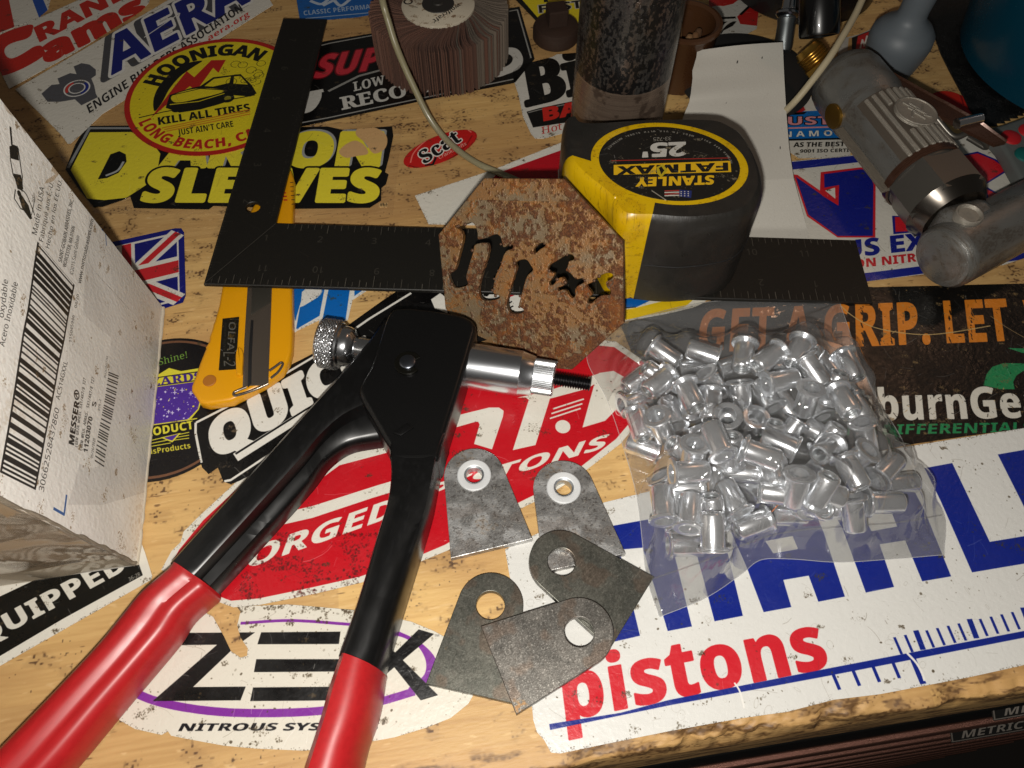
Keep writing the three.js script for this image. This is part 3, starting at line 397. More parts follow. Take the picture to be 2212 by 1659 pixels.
sticker('quick_sticker', 'big black sticker reading QUICK in white slanted letters under the rivet tool', [[414, 914], [520, 858], [600, 806], [690, 760], [760, 700], [830, 650], [905, 600], [1010, 588], [1150, 590], [1170, 700], [1040, 740], [900, 810], [700, 935], [610, 990], [520, 1040], [500, 1048], [484, 1042], [472, 1012], [452, 1026], [438, 1012], [418, 936]], 3, (P) => {
  P.t = 4; P.line('#dedbd2', 1.1, [1225, 1135, 1490, 1000, 1760, 842, 2000, 700, 2300, 490, 2560, 330]); P.line('#dedbd2', 1.0, [1222, 1135, 1222, 1200, 1258, 1385]);
  P.text('QUICK', [1350, 1352, 2340, 790, 1296, 1142], '#dedbd2', { stroke: '#dedbd2', sw: 11 }); P.line('#dedbd2', 4.2, [1470, 1352, 1900, 1080, 2300, 850, 2560, 690]); P.line('#0c0c0c', 0.9, [1470, 1330, 1900, 1058, 2300, 828]);
  P.line('#dedbd2', 1.0, [1400, 1500, 1440, 1492, 1700, 1320, 2212, 1010]);
  P.t = 'A'; P.poly('#dedbd2', [50, 1450, 150, 1380, 230, 1440, 230, 1600, 90, 1545]); P.poly('#dedbd2', [540, 1300, 1120, 1300, 1120, 1640, 760, 1640, 540, 1520]); P.line('#b01c28', 1.6, [560, 1560, 900, 1410, 1100, 1330]); P.poly('#0c0c0c', [610, 1366, 720, 1360, 660, 1418, 625, 1412]);
  for (const [a, b] of [[1490, 930], [1540, 945], [1590, 955]]) P.line('#0c0c0c', 0.7, [860, a + 25, b, a - 20]);
}, { base: '#0d0c0c', seed: 22, dirt: 1.2, opts: { col: '96,82,64' } });
sticker('equipped_sticker', 'white sticker with EQUIPPED in white on a black band under the cardboard box', pxs(7, [-90, 1075, 0, 1028, 470, 760, 942, 492, 950, 468, 905, 320, 878, 250, 840, 225, 600, 250, -90, 560]), 1, (P) => {
  P.t = 7; P.poly('#11110f', [-90, 640, 0, 596, 275, 466, 600, 420, 862, 378, 892, 462, 400, 730, 0, 966, -90, 1020]); P.text('EQUIPPED', [-230, 968, 800, 420, -285, 868], '#d3cfc3', { sw: 3, stroke: '#d3cfc3' }); P.text('36-28', [808, 500, 878, 464, 800, 478], '#a5a197', { font: SANS });
}, { seed: 23, dirt: 1.6 });
sticker('nitrous_oval_sticker', 'torn white oval sticker reading ZEX Nitrous Systems near the front edge', pxs(7, [1020, 800, 1165, 742, 1290, 700, 1330, 722, 1400, 850, 1440, 935, 1500, 975, 1540, 965, 1546, 920, 1500, 850, 1480, 775, 1500, 690, 1478, 660, 1560, 655, 1800, 645, 2212, 680, 2430, 725, 2560, 752, 2700, 810, 2830, 880, 2930, 990, 2965, 1090, 2955, 1190, 2914, 1262, 2804, 1350, 2654, 1410, 2454, 1470, 2224, 1512, 1900, 1553, 1600, 1540, 1400, 1522, 1180, 1482, 1070, 1460, 1050, 1432, 1010, 1455, 845, 1418, 700, 1335, 640, 1290, 590, 1180, 640, 1080, 800, 930]), 2, (P) => {
  P.t = 7; P.line('#7d2f96', 2.6, [790, 1168, 960, 1240, 1200, 1292, 1500, 1318, 2000, 1305, 2334, 1255, 2580, 1185], { smooth: true }); P.line('#7d2f96', 1.0, [1500, 762, 1800, 745, 2200, 770], { smooth: true });
  P.poly('#7d2f96', [2420, 798, 2540, 838, 2640, 900, 2712, 990, 2705, 1080, 2640, 1140, 2560, 1185, 2540, 1170, 2640, 1080, 2650, 1000, 2600, 905, 2520, 855, 2420, 820], true);
  P.poly('#131212', [1110, 822, 1590, 818, 1470, 905, 1205, 1158, 1532, 1155, 1500, 1240, 955, 1245, 1355, 895, 1082, 898]);
  P.poly('#131212', [1628, 818, 2120, 814, 2110, 890, 1605, 892]); P.poly('#131212', [1598, 985, 2200, 985, 2180, 1060, 1583, 1065]); P.poly('#131212', [1578, 1160, 2160, 1155, 2130, 1240, 1560, 1245]);
  P.poly('#131212', [2605, 800, 2700, 828, 2362, 1112, 2200, 1240, 2120, 1240, 2350, 1050]); P.poly('#131212', [2330, 880, 2420, 905, 2725, 1208, 2618, 1240]);
  P.text('NITROUS SYSTEMS', [1115, 1430, 2345, 1424, 1140, 1384], '#17161a', { sw: 3, stroke: '#17161a' }); P.text('TM', [2702, 846, 2732, 844, 2702, 832], '#17161a', { font: SANS });
  
  const r = rng(31), c = P.c; for (let i = 0; i < 1500; i++) { const gx = 1480 + r() * 760, gy = 650 + r() * 210; if (fbm(gx / 60, gy / 30, 3, 4) < 0.42 + 0.0016 * (gy - 650) + 0.2 * r()) continue; const q = P.p(gx, gy); c.fillStyle = `rgba(74,62,45,${0.25 + 0.5 * r()})`; c.beginPath(); c.ellipse(q[0], q[1], 1 + 4 * r() * r(), 1 + 2 * r(), r() * 3, 0, 7); c.fill(); }
}, { seed: 24, dirt: 2.2, base: '#d9d4c6' });
sticker('pistons_oval_sticker', 'large red lens shaped sticker with white FORGED PISTONS lettering under the brackets', [[350, 1232], [372, 1192], [392, 1172], [398, 1150], [430, 1118], [560, 998], [700, 918], [900, 822], [1100, 752], [1230, 730], [1330, 740], [1395, 785], [1412, 840], [1385, 905], [1340, 960], [1262, 1020], [1190, 1068], [1090, 1117], [968, 1190], [900, 1218], [780, 1260], [680, 1284], [560, 1308], [505, 1313], [470, 1300], [440, 1290], [400, 1262]], 2, (P) => {
  P.t = 0; P.poly('#bd1420', [368, 1226, 388, 1190, 440, 1126, 566, 1008, 704, 930, 902, 836, 1102, 764, 1230, 742, 1326, 752, 1384, 792, 1400, 840, 1374, 898, 1330, 950, 1254, 1010, 1180, 1058, 1082, 1106, 962, 1178, 896, 1206, 778, 1247, 676, 1270, 560, 1294, 500, 1299, 450, 1280, 405, 1252], false);
  P.t = 'J'; P.poly('#dcd8cc', [-60, 1400, 90, 1270, 190, 1180, 540, 1085, 640, 1060, 640, 1120, 555, 1150, 195, 1245, 80, 1330, 20, 1400]); P.poly('#dcd8cc', [-220, 1590, 0, 1540, 470, 1390, 640, 1340, 640, 1420, 440, 1480, 0, 1626, -280, 1690, -330, 1660]);
  P.poly('#dcd8cc', [1000, 852, 1030, 880, 1060, 880, 1280, 826, 1350, 826, 1385, 850, 1380, 890, 1300, 1130, 1170, 1090, 1210, 950, 1200, 930, 1180, 930, 1040, 970, 1000, 1060, 930, 1060, 960, 940]);
  P.poly('#dcd8cc', [1478, 756, 1720, 700, 1900, 640, 2075, 578, 2068, 640, 1990, 690, 1720, 762, 1615, 1098, 1450, 1136, 1566, 770, 1540, 752]); P.poly('#dcd8cc', [2040, 660, 2075, 575, 2180, 560, 2320, 640, 2240, 800, 2120, 922, 1955, 972]);
  for (const y of [0, 35, 70]) P.line('#dcd8cc', 0.7, [1742 - y / 3, 836 + y, 1966 - y / 3, 764 + y * 0.97]); P.dot('#dcd8cc', 1813, 965, 3.1);
  P.t = 7; P.text('ORGED', [1528, 425, 2440, 100, 1580, 290], '#dcd8cc', { font: BOLD, stroke: '#dcd8cc', sw: 2 }); P.text('F', [1330, 500, 1450, 455, 1375, 365], '#dcd8cc'); P.t = 'J'; P.text('PISTONS', [800, 1500, 2105, 1120, 870, 1385], '#dcd8cc', { stroke: '#dcd8cc', sw: 2 });
  P.t = 5; P.text('R', [1795, 1078, 1815, 1073, 1795, 1056], '#e7b9b4', { font: SANS }); const q = P.p(1805, 1066), c = P.c; c.strokeStyle = '#e7b9b4'; c.lineWidth = 2; c.beginPath(); c.arc(q[0], q[1], 12, 0, 7); c.stroke();
  const r = rng(41), d = P.c; P.t = 7; for (let i = 0; i < 2200; i++) { const gx = 1500 + r() * 900, gy = 200 + r() * 420; if (fbm(gx / 110, gy / 60, 4, 7) < 0.5 + 0.12 * r()) continue; const qq = P.p(gx, gy); d.fillStyle = `rgba(${r() < 0.6 ? '60,30,24' : '90,20,20'},${0.15 + 0.5 * r()})`; d.beginPath(); d.ellipse(qq[0], qq[1], 1 + 5 * r() * r(), 1 + 2 * r(), r() * 3, 0, 7); d.fill(); }
}, { seed: 25, base: '#d8d4c8', dirt: 1 });
// right front
sticker('gear_sticker', 'scuffed black sticker reading GET A GRIP in orange and AuburnGear in white', [[1340, 702], [1520, 656], [1700, 600], [1886, 622], [2050, 618], [2212, 614], [2330, 605], [2330, 905], [2212, 926], [2080, 944], [1958, 962], [1780, 1002], [1600, 1042], [1480, 1000], [1400, 850]], 1, (P) => {
  P.t = 6; P.text('GET A GRIP. LET', [178, 692, 2130, 618, 205, 432], '#cf7a22', { sw: 3, stroke: '#cf7a22' }); P.text('V', [2196, 616, 2420, 610, 2196, 368], '#cf7a22');
  P.poly('#1f7d4c', [1955, 900, 1975, 830, 2010, 785, 2080, 762, 2212, 764, 2380, 764, 2380, 820, 2200, 812, 2160, 840, 2140, 880, 2150, 925, 2060, 925], false); P.poly('#1f7d4c', [2105, 668, 2240, 672, 2380, 668, 2380, 700, 2200, 700]);
  P.text('AuburnGear', [960, 1122, 2462, 1094, 958, 974], '#d0ccc0', { ref: 'x', sw: 2, stroke: '#d0ccc0' }); P.text('PERFORMANCE DIFFERENTIALS', [360, 1222, 2260, 1190, 376, 1160], '#1f7d4c', { sw: 2, stroke: '#1f7d4c' });
  const r = rng(51), c = P.c; for (let i = 0; i < 420; i++) { const q = P.p(1150 + r() * 1100, 310 + r() * 850); c.strokeStyle = r() < 0.75 ? `rgba(5,5,5,${0.5 + 0.5 * r()})` : `rgba(176,142,92,${0.3 + 0.5 * r()})`; c.lineWidth = (0.1 + 0.5 * r() * r()) * P.ppm; const a = r() * 6.28, L = (0.5 + 3 * r() * r()) * P.ppm; c.beginPath(); c.moveTo(...q); c.lineTo(q[0] + Math.cos(a) * L, q[1] + Math.sin(a) * L); c.stroke(); }
  for (let i = 0; i < 90; i++) { const v = [1190, 1297, 1375, 1735, 1870, 2085, 2120][i % 7], q = P.p(v + 10 * r(), 400 + r() * 240); c.fillStyle = 'rgba(8,7,7,.9)'; c.fillRect(q[0], q[1], (0.2 + 0.5 * r()) * P.ppm, (0.4 + 2.2 * r()) * P.ppm); }
  P.line('rgba(190,160,105,.9)', 0.55, [1062, 398, 1130, 460, 1250, 530, 1420, 570, 1600, 585, 1750, 572, 2000, 530], { smooth: true }); P.line('rgba(170,140,95,.8)', 0.35, [2000, 470, 2100, 540, 2240, 620], { smooth: true });
}, { base: '#100f0e', seed: 26, dirt: 1.6, opts: { col: '120,98,64', scratches: 3 } });
sticker('swoosh_sticker', 'blue and yellow curved sticker between the tape measure and the bag', pxs('B', [180, -110, 900, -120, 1330, -60, 1352, 0, 1300, 40, 1200, 92, 900, 162, 420, 250, 200, 300, 90, 180]), 2, (P) => { P.t = 'B'; P.poly('#0e5cab', [100, -120, 1000, -120, 800, -20, 570, 90, 430, 112, 150, 170]); P.poly('#d9b718', [150, 190, 425, 125, 570, 98, 800, 40, 1160, -30, 1172, 20, 1100, 85, 900, 140, 425, 236, 190, 285], false); P.line('#122018', 0.5, [430, 104, 560, 92]); }, { seed: 27, base: '#d6d1c2' });
sticker('pistons_sign_sticker', 'huge white sticker reading MAHLE pistons in blue and red at the front right', [[1091, 1188], [1200, 1134], [1303, 1087], [1420, 1058], [1560, 1030], [1760, 1000], [1958, 966], [2090, 945], [2212, 926], [2330, 905], [2330, 1415], [2212, 1437], [2090, 1464], [1900, 1500], [1800, 1512], [1700, 1538], [1600, 1552], [1444, 1580], [1320, 1605], [1210, 1628], [1190, 1626], [1176, 1600], [1160, 1582], [1152, 1556], [1150, 1534], [1120, 1340], [1100, 1240]], 1, (P) => {
  const B = '#14257f'; P.t = 9;
  P.poly(B, [1590, -203, 1762, -235, 1995, 255, 2330, 200, 2330, 370, 1885, 445, 1690, 0]); P.poly(B, [2045, -288, 2400, -350, 2400, 60, 2240, 100]);
  P.poly(B, [935, -78, 1105, -110, 1260, 190, 1420, 160, 1300, -150, 1465, -178, 1590, 62, 1755, 470, 1575, 500, 1470, 245, 1310, 270, 1400, 535, 1225, 570, 1080, 170]);
  P.poly(B, [330, 60, 860, -40, 960, 190, 1095, 595, 930, 627, 870, 465, 712, 492, 762, 660, 590, 692, 480, 400]); P.poly('#dcd9d0', [600, 250, 770, 218, 805, 300, 650, 328]);
  P.t = 0; P.poly(B, [1318, 1138, 1384, 1126, 1424, 1120, 1456, 1198, 1494, 1354, 1442, 1364, 1388, 1184, 1344, 1188]); P.poly(B, [1290, 1215, 1340, 1200, 1382, 1374, 1322, 1388]); P.poly(B, [1440, 1116, 1540, 1096, 1572, 1200, 1604, 1331, 1543, 1343, 1500, 1180]);
  P.t = 9; P.text('pistons', [-635, 1360, 1000, 1030, -668, 1092], '#c9242f', { ref: 'x', sw: 3, stroke: '#c9242f' });
  P.poly(B, [-742, 1388, -300, 1318, 0, 1238, 1000, 1040, 2212, 808, 2400, 770, 2400, 815, 2212, 850, 1000, 1086, 0, 1272, -736, 1424]);
  for (let i = 0; i < 16; i++) { const x = 1402 + i * 66.5, y = 848 - i * 14.2, big = i % 5 === 2; P.line(B, big ? 2.0 : 1.0, [x, y - (big ? 14 : 0), x + 46, y + 106]); }
  for (let i = 0; i < 5; i++) P.line(B, i === 4 ? 2.2 : 1.2, [1018 + i * 124, 1070 - i * 24, 1062 + i * 124 + (i === 4 ? 24 : 0), 1174 - i * 24 + (i === 4 ? 60 : 0)]);
  const r = rng(61), c = P.c; for (let i = 0; i < 60; i++) { const q = P.p(-900 + r() * 3100, 500 + r() * 950); c.strokeStyle = `rgba(120,112,96,${0.15 + 0.3 * r()})`; c.lineWidth = 0.12 * P.ppm; c.beginPath(); c.ellipse(q[0], q[1], (0.3 + 1.3 * r()) * P.ppm, (0.3 + 1.6 * r()) * P.ppm, r() * 3, 0, 6); c.stroke(); }
  P.line('#e9e6df', 0.8, [1480, 945, 1540, 1010, 1575, 1075, 1590, 1120], { smooth: true }); P.line('#e9e6df', 0.6, [408, 1130, 440, 1180, 470, 1290], { smooth: true });
}, { seed: 28, base: '#d9d8d3', dirt: 1.1 });

// ---------------------------------------------------------------- cardboard box at the left
{
  const C1 = V3(-157.6, 0, -210.1), C2 = V3(-139.3, 0, -91.0), u = C1.clone().sub(C2).normalize(), out = V3(-u.z, 0, u.x).multiplyScalar(-1), L = C1.distanceTo(C2), H = 150, D = 122;
  if (out.x < 0) out.negate();
  const t = thing('cardboard_box', 'tall worn white cardboard box with a printed barcode label at the left', 'box', C2.clone().addScaledVector(u, L / 2).addScaledVector(out, -D / 2));
  const n = out, d = n.dot(C1), K = 9;
  const LEAN = 0.12;                                                  // the carton has slumped towards the viewer
  const P = new Print(L, H, K, (x, y) => { const q = onPlane(x, y, n, d); return [(q.clone().sub(C2).dot(u) + LEAN * q.y) * K, (H - q.y) * K]; });
  P.bg('#f0ede6'); P.t = 4; P.poly('#dddad4', [560, -300, 1200, -100, 1100, 1500, 640, 1640, 420, 1640, 640, 900, 520, 480]); P.poly('#ebe8e1', [430, 470, 520, 455, 700, 600, 620, 1400, 560, 1410, 380, 1330]);
  // printed text, read from the lower end upwards
  const T = (s, a, o = {}) => P.text(s, a, o.col ?? '#1d1c1b', { font: SANS, ...o });
  P.t = 1; T('Made in USA', [218, 1466, 276, 1170, 186, 1452]); T('Fabriqué aux É.-U.', [258, 1508, 335, 1138, 230, 1496]); T('Hecho en los EE.UU.', [298, 1550, 388, 1124, 272, 1538]);
  P.t = 4; T('SAINT-GOBAIN ABRASIVES, INC.', [382, 134, 460, -256, 360, 124], { font: SANS, sw: 3, stroke: '#1d1c1b' }); T('WORCESTER, MA 01606', [410, 165, 472, -90, 388, 156], { sw: 3, stroke: '#1d1c1b' }); T('©2015 Saint-Gobain', [456, 212, 498, -30, 434, 204]); T('www.nortonabrasives.com', [508, 265, 582, -132, 486, 256], { sw: 3, stroke: '#1d1c1b' });
  T('oxydable', [8, 480, 36, 245, -26, 470]); T('Acero Inoxidable', [14, 660, 96, 264, -20, 648]);
  const code = (q, seed, nb, wide) => { const r = rng(seed); const [a, b, c, e] = q.map(([x, y]) => P.p(x, y)); let x = 0; const lerp2 = (p, s, k) => [mix(p[0], s[0], k), mix(p[1], s[1], k)]; P.c.fillStyle = '#1b1a19';
    while (x < 1) { const w = (wide && r() < 0.42 ? 2.6 : 1) / nb, k0 = x, k1 = Math.min(1, x + w); P.path([lerp2(a, b, k0), lerp2(a, b, k1), lerp2(c, e, k1), lerp2(c, e, k0)]); P.c.fill(); x += w + (r() < 0.4 ? 2.4 : 1) / nb; } };
  // corners: near the reader's left-top, right-top, left-bottom, right-bottom
  code([[0, 1440], [226, 8], [213, 1546], [462, 268]], 11, 118, true);
  P.line('#1b1a19', 0.9, [213, 1546, 462, 268]); P.line('#1b1a19', 0.9, [0, 1440, 226, 8]);
  T('30662528437860', [268, 1562, 370, 1046, 236, 1550]); T('AC514GXXL', [372, 990, 424, 752, 344, 980]); T('115045946', [446, 630, 468, 462, 428, 626]); T('04/20', [480, 416, 496, 332, 464, 412]);
  T('MESSER', [464, 1268, 502, 1000, 432, 1256], { font: BOLD, sw: 5, stroke: '#1d1c1b' }); { const q = P.p(484, 955); P.c.strokeStyle = '#1d1c1b'; P.c.lineWidth = 5; P.c.beginPath(); P.c.arc(q[0], q[1], 14, 0, 7); P.c.moveTo(q[0] - 7, q[1] + 7); P.c.lineTo(q[0], q[1] - 9); P.c.lineTo(q[0] + 7, q[1] + 7); P.c.stroke(); }
  T('(GEM GRIN WHEEL 5X1/4X7/8 T27', [486, 1282, 540, 855, 470, 1276], { font: MONO, sw: 4, stroke: '#1d1c1b' }); T('(GEM MEUL ABRAS. 5X1/4X7/8 T27', [514, 1302, 592, 850, 498, 1296], { font: MONO, sw: 4, stroke: '#1d1c1b' }); T('11203070', [548, 1316, 584, 1096, 522, 1308], { font: BOLD, sw: 2, stroke: '#1d1c1b' }); T('S', [600, 1030, 606, 1000, 576, 1024], { font: BOLD }); T('05/26/2020', [580, 1350, 600, 1228, 566, 1346], { font: MONO, sw: 3, stroke: '#1d1c1b' }); T('BTR-2', [626, 1054, 632, 985, 614, 1050], { font: MONO }); T('0662528437786', [664, 850, 682, 716, 652, 846], { font: MONO });
  code([[592, 1366], [682, 806], [650, 1404], [740, 832]], 23, 76, false);
  // the little drawing of an angle grinder
  P.t = 1; P.line('#1b1a19', 0.9, [66, 790, 76, 905]); P.poly('#1b1a19', [60, 912, 84, 900, 112, 912, 118, 1000, 62, 985]); P.line('#1b1a19', 0.5, [62, 985, 76, 1090, 130, 1190, 136, 1100, 114, 920]); for (let k = 0; k < 5; k++) P.line('#1b1a19', 0.4, [92 + k * 4, 940, 98 + k * 4, 990]);
  P.poly('#1b1a19', [78, 1080, 128, 1090, 140, 1180, 100, 1170]); P.poly('#1b1a19', [108, 1230, 128, 1215, 170, 1280, 190, 1362, 176, 1366, 130, 1300]); P.line('#1b1a19', 0.45, [88, 1180, 80, 1235, 120, 1300, 172, 1318]); P.line('#1b1a19', 0.45, [100, 1170, 150, 1200, 190, 1290, 206, 1340], { smooth: true }); P.dot('#1b1a19', 112, 1206, 1.1); P.line('#1b1a19', 0.3, [186, 1340, 212, 1238, 206, 1200]); T('30°', [203, 1264, 211, 1215, 190, 1260]);
  P.line('#2f5d9c', 0.5, [655, 1412, 662, 1530]); P.line('#2f5d9c', 0.5, [632, 1428, 656, 1445]); P.t = 7; P.line('#2f5d9c', 0.9, [330, 44, 396, 82, 412, -40]);
  P.t = 1; P.poly('#cbb9a2', [330, 1020, 320, 1060, 345, 1085, 290, 1120, 275, 1145, 330, 1130, 370, 1080, 420, 1105, 380, 1040]); P.poly('#c4b7a6', [20, 620, 60, 600, 60, 690, 170, 745, 160, 830, 100, 740, 40, 690], true);
  P.grime(91, 0.45, { col: '122,96,64', stains: 5 });
  { const r = rng(15), c = P.c; for (let i = 0; i < 9; i++) { const x = r() * P.cv.width, y = r() * P.cv.height; for (let j = 0; j < 260; j++) { c.fillStyle = `rgba(140,108,70,${0.03 + 0.07 * r()})`; c.beginPath(); c.ellipse(x + (r() + r() - 1) * 190, y + (r() + r() - 1) * 90, 3 + 8 * r(), 2 + 5 * r(), r() * 3, 0, 7); c.fill(); } }
    for (let i = 0; i < 900; i++) { const q = P.p(...[40 + r() * 880, 1650 + r() * 40]); c.fillStyle = `rgba(110,84,56,${0.2 + 0.4 * r()})`; } }
  const q4 = (a, b, y0, y1, segs = 1) => { const g = new THREE.PlaneGeometry(1, 1, 40, 40), p = g.attributes.position; for (let i = 0; i < p.count; i++) { const x = p.getX(i) + 0.5, y = p.getY(i) + 0.5, h = mix(y0, y1, y), w = a.clone().lerp(b, x).addScaledVector(u, -LEAN * h); p.setXYZ(i, w.x, h, w.z); } g.computeVertexNormals(); return g; };
  const dent = (g, nrm, amp, seed) => { const p = g.attributes.position, uv = g.attributes.uv; for (let i = 0; i < p.count; i++) { const x = uv.getX(i), y = uv.getY(i), e = Math.min(1, 6 * Math.min(x, 1 - x, y + 0.2)); const h = amp * e * (fbm(x * 3, y * 3, 3, seed) - 0.5); p.setXYZ(i, p.getX(i) + nrm.x * h, p.getY(i), p.getZ(i) + nrm.z * h); } g.computeVertexNormals(); return g; };
  const paper = mat({ color: 0xd6d2c8, roughness: 0.8, bumpMap: rep(grainBump, 1.5), bumpScale: 0.0006 });
  const C1b = C1.clone().addScaledVector(n, -D), C2b = C2.clone().addScaledVector(n, -D);
  part('label_panel', dent(q4(C2, C1, 0, H), n, 2.2, 3), mat({ map: P.texture(), roughness: 0.62, clearcoat: 0.25, clearcoatRoughness: 0.3, bumpMap: rep(grainBump, 1.2), bumpScale: 0.0004 }), t);
  part('back_panel', q4(C1b, C2b, 0, H), paper, t); part('far_panel', dent(q4(C1, C1b, 0, H), u, 1, 5), paper, t);
  const cb = C2.clone().lerp(C1, 0.5).addScaledVector(n, -D / 2); part('top_flap', slab([C1, C2, C2b, C1b].map((p) => p.clone().addScaledVector(u, -LEAN * H)), H, H + 0.8), paper, t); part('bottom_panel', slab([C1, C2, C2b, C1b], 0.4, 0.8), paper, t);
  // the near end is wrapped in crumpled packing tape
  const tp = dent(q4(C2b, C2.clone().addScaledVector(n, 0.3), 0.5, H), u.clone().negate(), 6, 8);
  part('near_panel', q4(C2b.clone().addScaledVector(u, 3.8), C2.clone().addScaledVector(u, 3.8), 0, H), mat({ color: 0xd8d0c2, roughness: 0.8, map: dataTex(512, 512, (i, j) => { const a = fbm(i / 70, j / 40, 4, 3), b = fbm(i / 14, j / 5, 4, 13); let c = [230, 225, 216]; c = mix3(c, [206, 192, 172], 0.4 * sstep(0.5, 0.75, a)); return mix3(c, [150, 126, 98], 0.35 * sstep(0.62, 0.78, b)); }) }), t);
  { const r = rng(44), e = []; for (let i = 0; i <= 40; i++) e.push(C2.clone().addScaledVector(u, -LEAN * (i / 40 * H)).add(V3(0.6 * (r() - 0.5) - 0.5, 0.6 + i / 40 * (H - 0.6), 0.6 * (r() - 0.5) - 0.6))); part('worn_edge', tube(e, 0.8, 160, 10), mat({ color: 0xc4b49c, roughness: 0.9, bumpMap: rep(fine, 2, 8), bumpScale: 0.0006 }), t); const e2 = []; for (let i = 0; i <= 40; i++) e2.push(C2.clone().lerp(C1, i / 40).add(V3(0.5 * (r() - 0.5), 0.9, 0.4 * (r() - 0.5)))); part('worn_edge', tube(e2, 0.9, 160, 8), mat({ color: 0xc6bba8, roughness: 0.9 }), t); }
  part('packing_tape', tp, mat({ color: 0xe4dccf, roughness: 0.14, transmission: 0.86, thickness: 0, ior: 1.45, bumpMap: dataTex(256, 256, (i, j) => grey(0.7 * Math.abs(2 * fbm(i / 70 + j / 90, j / 60, 2, 4) - 1) + 0.3 * Math.abs(2 * fbm(i / 30, j / 44 - i / 60, 2, 14) - 1)), false), bumpScale: 0.004 }), t);
}

